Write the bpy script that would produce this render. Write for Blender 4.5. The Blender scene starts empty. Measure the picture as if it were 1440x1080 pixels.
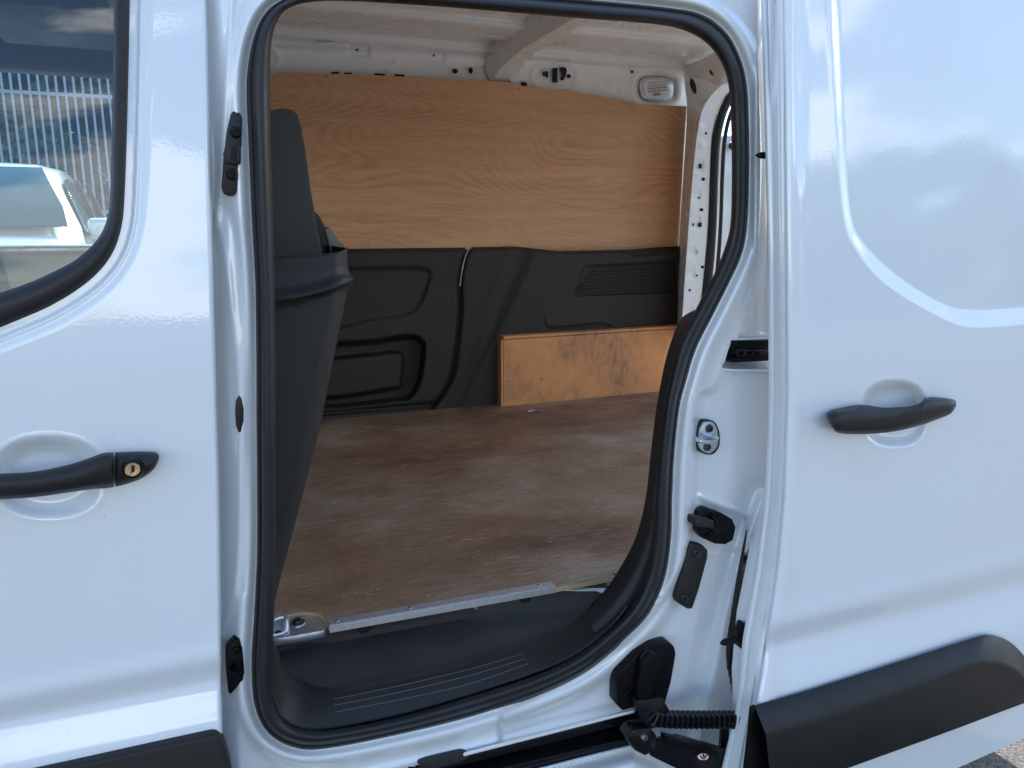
import bpy, bmesh, math, random
import numpy as np
from mathutils import Vector, Matrix
random.seed(7); np.random.seed(7)
S = bpy.context.scene
COL = S.collection
R_ = math.radians
# ------------------------------------------------------------------ camera
FPX, YAW, PITCH, DIST, EYE = 1082.0, R_(22.5), R_(11.8), 1.05, 1.35
cam = bpy.data.cameras.new('camera'); camo = bpy.data.objects.new('camera', cam); COL.objects.link(camo)
cam.sensor_width = 36; cam.lens = 36 * FPX / 1440.0; cam.clip_start = .02; cam.clip_end = 3000
camo.location = (0, -DIST, EYE); camo.rotation_euler = (R_(90) - PITCH, 0, -YAW)
S.camera = camo
S.render.resolution_x = 1024; S.render.resolution_y = 768
# ------------------------------------------------------------------ light
SUN_EL, SUN_AZ = 52.0, 32.0        # azimuth clockwise from +Y (behind the van, so its near side is in the shade)
sd_ = Vector((math.sin(R_(SUN_AZ)) * math.cos(R_(SUN_EL)), math.cos(R_(SUN_AZ)) * math.cos(R_(SUN_EL)), math.sin(R_(SUN_EL))))
sun = bpy.data.lights.new('sun', 'SUN'); sun.energy = 3.6; sun.angle = R_(.53); sun.color = (1, .95, .87)
suno = bpy.data.objects.new('sun', sun); COL.objects.link(suno); suno.rotation_euler = sd_.to_track_quat('Z', 'Y').to_euler()
W = bpy.data.worlds.new('World'); S.world = W; W.use_nodes = True
wn, wl = W.node_tree.nodes, W.node_tree.links
bg = wn['Background']; bg.inputs['Strength'].default_value = .13
sky = wn.new('ShaderNodeTexSky'); sky.sky_type = 'NISHITA'; sky.sun_disc = False
sky.sun_elevation = R_(SUN_EL); sky.sun_rotation = R_(SUN_AZ); sky.air_density = 1.3; sky.dust_density = .4; sky.ozone_density = 3.5
tc = wn.new('ShaderNodeTexCoord')
def wmath(op, a, b=None, c=None):
    n = wn.new('ShaderNodeMath'); n.operation = op
    for i, x in enumerate((a, b, c)):
        if x is None: continue
        if isinstance(x, (int, float)): n.inputs[i].default_value = x
        else: wl.new(x, n.inputs[i])
    return n.outputs[0]
mp = wn.new('ShaderNodeMapping'); wl.new(tc.outputs['Generated'], mp.inputs['Vector']); mp.inputs['Scale'].default_value = (1, 1, 2.6); mp.inputs['Location'].default_value = (1.35, .2, .35)
nz = wn.new('ShaderNodeTexNoise'); wl.new(mp.outputs[0], nz.inputs['Vector'])
nz.inputs['Scale'].default_value = 2.9; nz.inputs['Detail'].default_value = 9; nz.inputs['Roughness'].default_value = .56
sep = wn.new('ShaderNodeSeparateXYZ'); wl.new(tc.outputs['Generated'], sep.inputs[0])
cov = wn.new('ShaderNodeMapRange'); cov.interpolation_type = 'SMOOTHSTEP'
cov.inputs['From Min'].default_value = .56; cov.inputs['From Max'].default_value = .66; base_ = wmath('ADD', nz.outputs['Fac'], wmath('MULTIPLY', wmath('SUBTRACT', .30, sep.outputs[2]), .16))
for (az_, el_, wd, am) in ((-3, 11, 8.5, .15), (46, 17, 7.5, .12), (38, 11, 6, .12), (100, 14, 9, .1), (-70, 16, 10, .1)):   # cumulus banks low over the trees; azimuth from -Y towards +X
    dv = wn.new('ShaderNodeVectorMath'); dv.operation = 'DOT_PRODUCT'; wl.new(tc.outputs['Generated'], dv.inputs[0])
    dv.inputs[1].default_value = (math.sin(R_(az_)) * math.cos(R_(el_)), -math.cos(R_(az_)) * math.cos(R_(el_)), math.sin(R_(el_)))
    mr = wn.new('ShaderNodeMapRange'); mr.interpolation_type = 'SMOOTHSTEP'; mr.inputs[1].default_value = math.cos(R_(wd * 1.5)); mr.inputs[2].default_value = math.cos(R_(wd * .3)); mr.inputs[4].default_value = am
    wl.new(dv.outputs['Value'], mr.inputs[0]); base_ = wmath('ADD', base_, mr.outputs[0])
wl.new(base_, cov.inputs['Value'])
mx = wn.new('ShaderNodeMix'); mx.data_type = 'RGBA'
wl.new(wmath('MULTIPLY', cov.outputs[0], .92), mx.inputs[0]); wl.new(sky.outputs[0], mx.inputs[6])
mx.inputs[7].default_value = (9.6, 9.7, 10.1, 1)
wl.new(mx.outputs[2], bg.inputs['Color'])
S.view_settings.view_transform = 'Standard'; S.view_settings.look = 'None'; S.view_settings.gamma = 1; S.view_settings.use_curve_mapping = False
S.view_settings.exposure = 1.55
try: S.cycles.max_bounces = 10; S.cycles.diffuse_bounces = 6; S.cycles.transparent_max_bounces = 12
except Exception: pass

# ------------------------------------------------------------------ survey: pixel of the photograph -> point on a real plane
_cy, _sy, _cp, _sp = math.cos(YAW), math.sin(YAW), math.cos(PITCH), math.sin(PITCH)
FW = np.array((_sy * _cp, _cy * _cp, -_sp)); RT = np.array((_cy, -_sy, 0.)); UP = np.cross(RT, FW); CC = np.array((0, -DIST, EYE))
def PV(u, v, axis, val):            # vectorised
    u = np.asarray(u, float); v = np.asarray(v, float)
    r = FW + ((u - 720) / FPX)[..., None] * RT + ((540 - v) / FPX)[..., None] * UP
    t = (val - CC[axis]) / r[..., axis]
    return CC + t[..., None] * r
def P(u, v, y): return Vector(PV(u, v, 1, y).tolist())
def PX(u, v, x): return Vector(PV(u, v, 0, x).tolist())
def PZ(u, v, z): return Vector(PV(u, v, 2, z).tolist())
def crom(pts, k=8, closed=False):
    pts = [np.array(p, float) for p in pts]; n = len(pts); out = []
    for i in range(n if closed else n - 1):
        g = (lambda j: pts[j % n]) if closed else (lambda j: pts[min(max(j, 0), n - 1)])
        a, b, c, d = g(i - 1), g(i), g(i + 1), g(i + 2)
        for q in range(k):
            t = q / k
            out.append(.5 * (2 * b + (c - a) * t + (2 * a - 5 * b + 4 * c - d) * t * t + (3 * b - a - 3 * c + d) * t ** 3))
    if not closed: out.append(pts[-1])
    return np.array(out)
def resample(pts, n):
    pts = np.asarray(pts, float); d = np.r_[0, np.cumsum(np.linalg.norm(np.diff(pts, axis=0), axis=1))]
    t = np.linspace(0, d[-1], n); return np.stack([np.interp(t, d, pts[:, k]) for k in range(pts.shape[1])], 1)
def segdist(U, V, line):
    best = np.full(U.shape, 1e9)
    for (a, b) in zip(line[:-1], line[1:]):
        dx, dy = b[0] - a[0], b[1] - a[1]; L = dx * dx + dy * dy + 1e-9
        t = np.clip(((U - a[0]) * dx + (V - a[1]) * dy) / L, 0, 1)
        best = np.minimum(best, np.hypot(U - a[0] - t * dx, V - a[1] - t * dy))
    return best
def inside(U, V, poly):
    r = np.zeros(U.shape, bool); n = len(poly)
    for i in range(n):
        (x1, y1), (x2, y2) = poly[i], poly[(i + 1) % n]
        c = ((y1 > V) != (y2 > V)) & (U < (x2 - x1) * (V - y1) / (y2 - y1 + 1e-12) + x1)
        r ^= c
    return r
def sdf(U, V, poly):                # negative inside
    p = list(map(tuple, poly)); d = segdist(U, V, p + [p[0]]); return np.where(inside(U, V, p), -d, d)
def sm(x): x = np.clip(x, 0, 1); return x * x * (3 - 2 * x)
def gau(d, w): return np.exp(-(d / w) ** 2)

# ------------------------------------------------------------------ materials
def mat(name, col, rough=.5, metal=0, coat=0, coatr=.03, spec=.5, emis=None):
    m = bpy.data.materials.new(name); m.use_nodes = True; b = m.node_tree.nodes['Principled BSDF']
    b.inputs['Base Color'].default_value = (*col, 1); b.inputs['Roughness'].default_value = rough; b.inputs['Metallic'].default_value = metal
    b.inputs['Coat Weight'].default_value = coat; b.inputs['Coat Roughness'].default_value = coatr; b.inputs['Coat IOR'].default_value = 1.72; b.inputs['Specular IOR Level'].default_value = spec
    return m
class NT:
    def __init__(s, m): s.m = m; s.n = m.node_tree.nodes; s.l = m.node_tree.links; s.b = s.n['Principled BSDF']; s.tc = s.n.new('ShaderNodeTexCoord')
    def map(s, scale=(1, 1, 1), rot=(0, 0, 0), loc=(0, 0, 0), src=None):
        n = s.n.new('ShaderNodeMapping'); n.inputs['Scale'].default_value = scale; n.inputs['Rotation'].default_value = rot; n.inputs['Location'].default_value = loc
        s.l.new(src or s.tc.outputs['Object'], n.inputs['Vector']); return n.outputs[0]
    def noise(s, scale, detail=4, rough=.5, vec=None, dist=0):
        n = s.n.new('ShaderNodeTexNoise'); n.inputs['Scale'].default_value = scale; n.inputs['Detail'].default_value = detail
        n.inputs['Roughness'].default_value = rough; n.inputs['Distortion'].default_value = dist
        s.l.new(vec if vec is not None else s.tc.outputs['Object'], n.inputs['Vector']); return n.outputs['Fac']
    def vor(s, scale, vec=None, feature='F1'):
        n = s.n.new('ShaderNodeTexVoronoi'); n.feature = feature; n.inputs['Scale'].default_value = scale
        s.l.new(vec if vec is not None else s.tc.outputs['Object'], n.inputs['Vector']); return n.outputs['Distance']
    def rng(s, x, a, b, c=0, d=1):
        n = s.n.new('ShaderNodeMapRange'); n.inputs[1].default_value = a; n.inputs[2].default_value = b; n.inputs[3].default_value = c; n.inputs[4].default_value = d
        s.l.new(x, n.inputs[0]); return n.outputs[0]
    def math(s, op, a, b=0, c=0):
        n = s.n.new('ShaderNodeMath'); n.operation = op
        for i, x in enumerate((a, b, c)):
            if isinstance(x, (int, float)): n.inputs[i].default_value = x
            else: s.l.new(x, n.inputs[i])
        return n.outputs[0]
    def mix(s, f, a, b, mode='MIX'):
        n = s.n.new('ShaderNodeMix'); n.data_type = 'RGBA'; n.blend_type = mode
        for i, x in ((0, f), (6, a), (7, b)):
            if isinstance(x, (int, float)): n.inputs[i].default_value = x
            elif isinstance(x, tuple): n.inputs[i].default_value = (*x, 1)
            else: s.l.new(x, n.inputs[i])
        return n.outputs[2]
    def sepxyz(s):
        n = s.n.new('ShaderNodeSeparateXYZ'); s.l.new(s.tc.outputs['Object'], n.inputs[0]); return n.outputs
    def col(s, x): s.l.new(x, s.b.inputs['Base Color'])
    def rough(s, x): s.l.new(x, s.b.inputs['Roughness'])
    def bump(s, x, dist=.001, strength=1, coat=False):
        n = s.n.new('ShaderNodeBump'); n.inputs['Distance'].default_value = dist; n.inputs['Strength'].default_value = strength
        s.l.new(x, n.inputs['Height']); s.l.new(n.outputs[0], s.b.inputs['Normal'])
        if coat: s.l.new(n.outputs[0], s.b.inputs['Coat Normal'])
def paint(name, col=(.72, .745, .77), dirt=.8):
    m = mat(name, col, .38, coat=1, coatr=.03, spec=.4); t = NT(m)
    big = t.noise(3.5, 6, .6); spk = t.noise(420, 2, .5); spk2 = t.noise(45, 3, .6)
    f = t.math('MULTIPLY', t.rng(spk, .69, .74), t.rng(spk2, .52, .62))
    c = t.mix(t.rng(big, .45, .75, 0, .12 * dirt), col, (.55, .53, .48))
    c = t.mix(t.math('MULTIPLY', f, .7 * dirt), c, (.12, .10, .08)); t.col(c)
    t.rough(t.rng(big, .3, .7, .30, .5))
    cr = t.n.new('ShaderNodeMapRange'); cr.inputs[1].default_value = .35; cr.inputs[2].default_value = .75; cr.inputs[3].default_value = .010; cr.inputs[4].default_value = .045
    t.l.new(big, cr.inputs[0]); t.l.new(cr.outputs[0], t.b.inputs['Coat Roughness'])
    h = t.math('ADD', t.math('MULTIPLY', t.noise(260, 1, .4), .10), t.math('MULTIPLY', t.noise(5, 2, .4), 1.0))
    t.bump(h, .0011, .5, True); return m
def plastic(name, col, rough=.5, grain=900, gd=.0003, dust=.25):
    m = mat(name, col, rough, spec=.34); t = NT(m); t.b.inputs['Specular IOR Level'].default_value = .14 if name == 'black_plastic' else .34
    n = t.noise(7, 6, .65); d = t.noise(300, 3, .6)
    sc = t.math('MULTIPLY', t.rng(d, .70, .76), t.rng(n, .5, .62))
    c = t.mix(t.rng(n, .35, .8, 0, dust), col, tuple(min(1, x * 2.6 + .02) for x in col))
    c = t.mix(t.math('MULTIPLY', sc, dust * 1.6), c, (.35, .33, .30)); t.col(c)
    t.rough(t.rng(n, .3, .7, rough - .08, rough + .14)); t.bump(t.noise(grain, 2, .5), gd); return m
M = {}
M['paint'] = paint('white_paint'); M['paint_in'] = None
def inner_paint():
    m = mat('inner_white_paint', (.8, .79, .76), .42, spec=.45); t = NT(m); n = t.noise(6, 6, .6)
    t.col(t.mix(t.rng(n, .4, .75, 0, .35), (.87, .86, .835), (.76, .735, .68))); t.rough(t.rng(n, .3, .7, .18, .38)); t.bump(t.noise(9, 3, .5), .004, .5); return m
M['paint_in'] = inner_paint()
M['rubber'] = plastic('black_rubber', (.016, .016, .018), .42, 500, .0002, .12)
M['black'] = plastic('black_plastic', (.004, .004, .005), .30, 1200, .0002, .10)
M['clad'] = plastic('cladding_plastic', (.014, .013, .0125), .46, 1300, .0003, .12)
M['trim'] = plastic('charcoal_trim_plastic', (.027, .0225, .018), .55, 1100, .0003, .22)
M['tub'] = plastic('grey_tub_plastic', (.021, .0205, .021), .55, 1200, .0003, .12)
M['step'] = plastic('step_plastic', (.020, .018, .017), .5, 1000, .0003, .20)
M['seat'] = plastic('seat_fabric', (.050, .046, .043), .9, 700, .0006, .1)
M['rib'] = mat('worn_rib', (.09, .09, .085), .5); M['dark'] = mat('hole_shade_and_black', (.006, .006, .006), .8)  # dark: near-black painting the shade in holes, also colours clip and joint
M['grease'] = mat('greased_black_metal', (.008, .008, .009), .22, .2)
def ply(name, a, b, c, kind):
    m = mat(name, a, .55, spec=.35); t = NT(m)
    if kind == 'side':       # rotary cut veneer: contour lines of a stretched slow field, horizontal grain
        fld = t.noise(1.0, 1.6, .42, t.map((.85, 1, 3.3), loc=(.35, 0, 1.1)), .12)
        wob = t.noise(9, 3, .5, t.map((1, 1, 3)))
        ph = t.math('ADD', t.math('MULTIPLY', fld, 42), t.math('MULTIPLY', wob, .8))
        ln = t.math('PINGPONG', ph, .5)
        fine = t.noise(60, 5, .7, t.map((.35, 1, 9)))
        fib = t.noise(260, 3, .6, t.map((.10, 1, 3)))
        am = t.rng(t.noise(3.1, 3, .5, t.map((.8, 1, 2.2), loc=(2, 0, 5))), .36, .62, .2, .85); cc = t.mix(t.math('MULTIPLY', t.rng(ln, .12, .46), am), a, b); cc = t.mix(t.rng(fine, .35, .65, 0, .6), cc, c); cc = t.mix(t.rng(fib, .35, .7, 0, .6), cc, b); hz = t.noise(14, 4, .6, t.map((.14, 1, 2.4))); cc = t.mix(t.rng(hz, .4, .68, 0, .5), cc, c)
        blot = t.noise(2.2, 4, .55); cc = t.mix(t.rng(blot, .35, .72, 0, .35), cc, c)
    elif kind == 'floor':
        fine = t.noise(70, 7, .75, t.map((.30, 2.4, 1))); gr = t.noise(260, 4, .7, t.map((.16, 1.8, 1)))
        big = t.noise(2.0, 3, .5, t.map((1, 1.5, 1), loc=(.3, 5.2, 0)), .4); med = t.noise(5.5, 6, .65, t.map((.8, 1.2, 1), loc=(2, 1, 0)), .3)
        v_ = t.math('ADD', t.math('MULTIPLY', t.rng(big, .30, .70), .46), t.math('MULTIPLY', t.rng(med, .28, .72), .30))
        v_ = t.math('ADD', v_, t.math('MULTIPLY', t.rng(fine, .34, .66), .20))
        rp = t.n.new('ShaderNodeValToRGB'); t.l.new(v_, rp.inputs[0]); e_ = rp.color_ramp.elements
        e_[0].position = .22; e_[0].color = (.135, .075, .045, 1); e_[1].position = .80; e_[1].color = (.50, .40, .30, 1)
        for p_, c_ in ((.40, (.27, .150, .085, 1)), (.56, (.35, .235, .150, 1))): q_ = e_.new(p_); q_.color = c_
        cc = rp.outputs[0]; cc = t.mix(t.rng(fine, .40, .60, .0, .55), cc, b, 'MIX') if False else cc
        cc = t.mix(t.rng(fine, .42, .30, 0, .55), cc, (.10, .055, .035)); cc = t.mix(t.rng(gr, .58, .40, 0, .40), cc, (.16, .095, .06)); cc = t.mix(t.rng(gr, .56, .72, 0, .35), cc, (.60, .49, .38))
        rd = t.noise(1.3, 3, .5, t.map(loc=(8, 2, 0))); cc = t.mix(t.rng(rd, .45, .65, 0, .35), cc, (.42, .20, .10))
        for sc_, rt_ in (((.5, 9, 1), .5), ((.5, 9, 1), -.75), ((.5, 8, 1), 1.5)):      # long thin scrapes
            w_ = t.noise(26, 2, .5, t.map(sc_, rot=(0, 0, rt_))); g_ = t.noise(4.5, 3, .6, t.map(loc=(rt_ * 3, 1, 0)))
            cc = t.mix(t.math('MULTIPLY', t.rng(w_, .70, .73), t.rng(g_, .48, .58, 0, .7)), cc, (.75, .62, .5))
        sp = t.noise(230, 2, .5); cc = t.mix(t.rng(sp, .70, .74, 0, .6), cc, (.62, .5, .38)); st = t.noise(60, 3, .6); cc = t.mix(t.rng(st, .68, .74, 0, .6), cc, (.07, .045, .03))
    else:                    # box board, vertical grain, scuffed
        fine = t.noise(50, 5, .7, t.map((3, 1, .35))); fld = t.noise(3, 2, .5, t.map((2.5, 1, .6)))
        ln = t.math('PINGPONG', t.math('MULTIPLY', fld, 9), .5)
        cc = t.mix(t.rng(fine, .35, .7, 0, .6), a, b); cc = t.mix(t.rng(ln, 0, .5, 0, .3), cc, c)
        d1 = t.noise(3.2, 5, .6, t.map(loc=(.55, 0, .3))); d2 = t.noise(34, 5, .75, t.map((1.6, 1, .6)))
        cc = t.mix(t.rng(d1, .45, .62, 0, .2), cc, (.30, .22, .15)); cc = t.mix(t.math('MULTIPLY', t.rng(d1, .44, .60), t.rng(d2, .38, .66, 0, .65)), cc, (.15, .105, .075))
        sc = t.noise(70, 2, .5, t.map((.4, 1, 3), rot=(0, .6, 0))); cc = t.mix(t.rng(sc, .70, .76, 0, .5), cc, (.10, .05, .03))
    t.col(cc); t.rough(t.noise(8, 4, .6)); t.rough(t.rng(t.noise(8, 4, .6), .3, .7, .42, .62) if kind != 'floor' else t.rng(t.noise(5, 6, .65), .35, .65, .5, .8))
    t.bump(fine, .0006, .6); return m
M['ply_side'] = ply('side_plywood', (.62, .325, .165), (.36, .17, .075), (.70, .40, .215), 'side')
M['ply_floor'] = ply('floor_plywood', (.54, .30, .17), (.24, .130, .075), (.28, .18, .115), 'floor')
M['ply_box'] = ply('box_plywood', (.78, .34, .13), (.64, .25, .09), (.82, .40, .165), 'box')
def edgeply():
    m = mat('plywood_edge', (.5, .38, .18), .7); t = NT(m); z = t.map((0, 0, 1)); w = t.n.new('ShaderNodeTexWave'); w.inputs['Scale'].default_value = 130; w.bands_direction = 'Z'
    t.l.new(z, w.inputs['Vector']); t.col(t.mix(w.outputs['Fac'], (.60, .47, .24), (.34, .22, .10))); return m
M['ply_edge'] = edgeply()
def metal(name, col, rough, n1=40):
    m = mat(name, col, rough, 1); t = NT(m); n = t.noise(n1, 5, .6); t.rough(t.rng(n, .3, .7, rough - .08, rough + .15)); t.col(t.mix(t.rng(n, .35, .8), col, tuple(x * .6 for x in col))); t.bump(t.noise(150, 3, .5), .0003); return m
M['alu'] = metal('aluminium_angle', (.80, .80, .82), .52); M['zinc'] = metal('zinc_plate', (.72, .77, .84), .42, 25); M['steel'] = metal('dull_steel', (.35, .35, .36), .35)
M['darksteel'] = metal('dark_steel', (.10, .10, .11), .35); M['brass'] = metal('brass_lock', (.80, .60, .33), .25)
M['headliner'] = plastic('cab_headliner', (.55, .58, .62), .85, 600, .0004, .2); M['beige'] = plastic('cab_door_card', (.34, .27, .19), .7, 600, .0004, .2)
M['sealant'] = mat('pink_sealant', (.55, .40, .36), .5)
def glass(name, tint=(.72, .86, .88)):
    m = bpy.data.materials.new(name); m.use_nodes = True; n, l = m.node_tree.nodes, m.node_tree.links
    n.remove(n['Principled BSDF']); o = n['Material Output']; tr = n.new('ShaderNodeBsdfTransparent'); tr.inputs[0].default_value = (*tint, 1)
    g = n.new('ShaderNodeBsdfGlossy'); g.inputs[0].default_value = (.92, .97, 1, 1); g.inputs['Roughness'].default_value = .003; f = n.new('ShaderNodeFresnel'); f.inputs[0].default_value = 1.62
    mu = n.new('ShaderNodeMath'); mu.operation = 'MULTIPLY'; mu.inputs[1].default_value = 1.15; mu.use_clamp = True; l.new(f.outputs[0], mu.inputs[0])
    x = n.new('ShaderNodeMixShader'); l.new(mu.outputs[0], x.inputs[0]); l.new(tr.outputs[0], x.inputs[1]); l.new(g.outputs[0], x.inputs[2]); l.new(x.outputs[0], o.inputs[0]); return m
M['glass'] = glass('window_glass'); M['carglass'] = mat('car_tinted_glass', (.01, .045, .05), .05, spec=.5)
M['carpaint'] = mat('silver_white_car_paint', (.44, .48, .44), .3, coat=1)

# ------------------------------------------------------------------ building helpers
def link(name, me, m, parent=None, smooth=True, autosmooth=None):
    o = bpy.data.objects.new(name, me); COL.objects.link(o)
    if m is not None and not me.materials: me.materials.append(m)
    if smooth: me.polygons.foreach_set('use_smooth', [True] * len(me.polygons))
    if autosmooth:
        try: me.set_sharp_from_angle(angle=R_(autosmooth))
        except Exception: pass
    if parent is not None: o.parent = parent; o.matrix_parent_inverse = par_inv(parent)
    return o
def par_inv(p):
    mw = Matrix.Identity(4); q = p
    chain = []
    while q is not None: chain.append(q); q = q.parent
    for q in reversed(chain): mw = mw @ q.matrix_parent_inverse @ q.matrix_basis
    return mw.inverted()
def tag(o, label=None, cat=None, group=None, kind=None):
    if label: o['label'] = label
    if cat: o['category'] = cat
    if group: o['group'] = group
    if kind: o['kind'] = kind
    return o
def empty(name, loc, label, cat, group=None):
    o = bpy.data.objects.new(name, None); COL.objects.link(o); o.location = loc; o.empty_display_size = .1; return tag(o, label, cat, group)
def grid(name, V3, m, parent=None, keep=None, closed=False, solid=0, flip=False, autosmooth=None):
    r, c = V3.shape[:2]; vs = V3.reshape(-1, 3)
    idx = np.arange(r * c).reshape(r, c)
    if closed: idx = np.concatenate([idx, idx[:, :1]], 1)
    a, b, d, e = idx[:-1, :-1], idx[:-1, 1:], idx[1:, 1:], idx[1:, :-1]
    F = np.stack([a, b, d, e] if not flip else [e, d, b, a], -1).reshape(-1, 4)
    if keep is not None: F = F[keep.reshape(-1)]
    used = np.unique(F); remap = np.full(r * c, -1); remap[used] = np.arange(len(used)); F = remap[F]
    me = bpy.data.meshes.new(name); me.from_pydata(vs[used].tolist(), [], F.tolist()); me.update()
    o = link(name, me, m, parent, True, autosmooth)
    if solid: md = o.modifiers.new('thick', 'SOLIDIFY'); md.thickness = solid; md.offset = -1
    return o
def pxgrid(name, U, V, Y, m, parent, mask=None, solid=0, autosmooth=None):
    pts = PV(U, V, 1, 0.0); r = (pts - CC); t = (Y + DIST) / DIST; pts = CC + r * t[..., None]
    keep = None
    if mask is not None: keep = mask[:-1, :-1] & mask[1:, :-1] & mask[:-1, 1:] & mask[1:, 1:]
    return grid(name, pts, m, parent, keep, solid=solid, autosmooth=autosmooth)
def finish(bm, name, m, parent, bevel=0, segs=2, smooth=True, ang=35):
    bmesh.ops.recalc_face_normals(bm, faces=bm.faces)
    if bevel:
        ed = [e for e in bm.edges if len(e.link_faces) == 2 and e.calc_face_angle(0) > R_(25)]
        bmesh.ops.bevel(bm, geom=ed, offset=bevel, segments=segs, affect='EDGES', profile=.5, clamp_overlap=True)
    me = bpy.data.meshes.new(name); bm.to_mesh(me); bm.free(); return link(name, me, m, parent, smooth, ang)
def slab(name, pts, d, m, parent, bevel=0, segs=2, ang=35):
    """closed outline of 3D points pushed through the vector d"""
    bm = bmesh.new(); vs = [bm.verts.new(p) for p in pts]; f = bm.faces.new(vs)
    r = bmesh.ops.extrude_face_region(bm, geom=[f]); nv = [g for g in r['geom'] if isinstance(g, bmesh.types.BMVert)]
    bmesh.ops.translate(bm, verts=nv, vec=d); return finish(bm, name, m, parent, bevel, segs, True, ang)
def plate(name, px, y, t, m, parent, bevel=.001, segs=2, smoothk=0):
    if smoothk: px = crom(px, smoothk, True)
    return slab(name, [P(u, v, y) for u, v in px], (0, t, 0), m, parent, bevel, segs)
def box(name, a, b, m, parent, bevel=.002, segs=2, mtx=None):
    bm = bmesh.new(); bmesh.ops.create_cube(bm, size=1)
    for v in bm.verts: v.co = Vector(((a[0] + b[0]) / 2 + v.co.x * (b[0] - a[0]), (a[1] + b[1]) / 2 + v.co.y * (b[1] - a[1]), (a[2] + b[2]) / 2 + v.co.z * (b[2] - a[2])))
    if mtx: bmesh.ops.transform(bm, matrix=mtx, verts=bm.verts)
    return finish(bm, name, m, parent, bevel, segs)
def lathe_bm(prof, n=24):           # profile (r, h) turned about the Y axis, h towards the camera (-Y)
    bm = bmesh.new(); rows = []
    for r, h in prof: rows.append([bm.verts.new((r * math.cos(2 * math.pi * k / n), -h, r * math.sin(2 * math.pi * k / n))) for k in range(n)] if r > 1e-6 else [bm.verts.new((0, -h, 0))])
    for A, B in zip(rows[:-1], rows[1:]):
        for k in range(n):
            q = [A[k % len(A)], A[(k + 1) % len(A)], B[(k + 1) % len(B)], B[k % len(B)]]; u = []
            for w in q:
                if w not in u: u.append(w)
            if len(u) > 2: bm.faces.new(u)
    return bm
def lathe(name, prof, loc, m, parent, n=24, rot=None, ang=40):
    bm = lathe_bm(prof, n); mt = Matrix.Translation(loc)
    if rot: mt = mt @ Matrix.Rotation(rot[0], 4, rot[1])
    bmesh.ops.transform(bm, matrix=mt, verts=bm.verts); return finish(bm, name, m, parent, 0, ang=ang)
def tube(name, pts, r, m, parent, n=10, closed=False, k=0):
    if k: pts = crom(pts, k, closed)
    pts = [Vector(p) for p in pts]; N = len(pts); bm = bmesh.new(); rings = []; up = Vector((.13, .31, .94)).normalized()
    for i, p in enumerate(pts):
        t = (pts[(i + 1) % N] - pts[i - 1]) if closed else (pts[min(i + 1, N - 1)] - pts[max(i - 1, 0)])
        t.normalize(); a = t.cross(up).normalized(); b = a.cross(t).normalized(); up = b
        rr = r[i] if isinstance(r, (list, tuple)) else r
        rings.append([bm.verts.new(p + rr * (math.cos(2 * math.pi * j / n) * a + math.sin(2 * math.pi * j / n) * b)) for j in range(n)])
    for i in range(N if closed else N - 1):
        A, B = rings[i], rings[(i + 1) % N]
        for j in range(n): bm.faces.new((A[j], A[(j + 1) % n], B[(j + 1) % n], B[j]))
    if not closed: bm.faces.new(rings[0]); bm.faces.new(rings[-1][::-1])
    return finish(bm, name, m, parent)
def loft(name, curves, m, parent, n=120, solid=0, autosmooth=None):
    """curves: list of 3D polylines, resampled alike and skinned"""
    return grid(name, np.array([resample(np.array([list(q) for q in c]), n) for c in curves]), m, parent, solid=solid, autosmooth=autosmooth)
def screw(loc, parent, r=.006, m=None, name='screw'):
    return lathe(name, [(0, r * .15), (r * .38, r * .15), (r * .42, r * .55), (r * .8, r * .5), (r, 0), (r, -r * .3)], loc, m or M['black'], parent, 14)

# ================================================================== GROUND
def ground():
    m = mat('asphalt', (.06, .06, .06), .85); t = NT(m)
    v = t.n.new('ShaderNodeTexVoronoi'); v.inputs['Scale'].default_value = 150; t.l.new(t.tc.outputs['Object'], v.inputs['Vector'])
    cc = t.mix(t.rng(v.outputs['Color'], .2, .9), (.035, .034, .033), (.15, .142, .132)); n = t.noise(1.4, 6, .6)
    cc = t.mix(t.rng(n, .3, .75, 0, .5), cc, (.13, .12, .11)); t.col(cc); t.bump(v.outputs['Distance'], .004, 1); 
    me = bpy.data.meshes.new('ground'); s = 900; k = []
    me.from_pydata([(-s, -s, 0), (s, -s, 0), (s, s, 0), (-s, s, 0)], [], [(0, 1, 2, 3)]); tag(link('ground', me, m, None, False), 'grey asphalt yard under the white van', None, None, 'structure')
ground()

# ================================================================== VAN
van = empty('delivery_van', (.4, .9, 0), 'white delivery van with its side door slid open on a plywood lined load bay', 'van')
ZF = P(460, 880, .2).z           # top of the plywood floor
YW = 1.60                        # face of the wheel arch box
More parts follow.
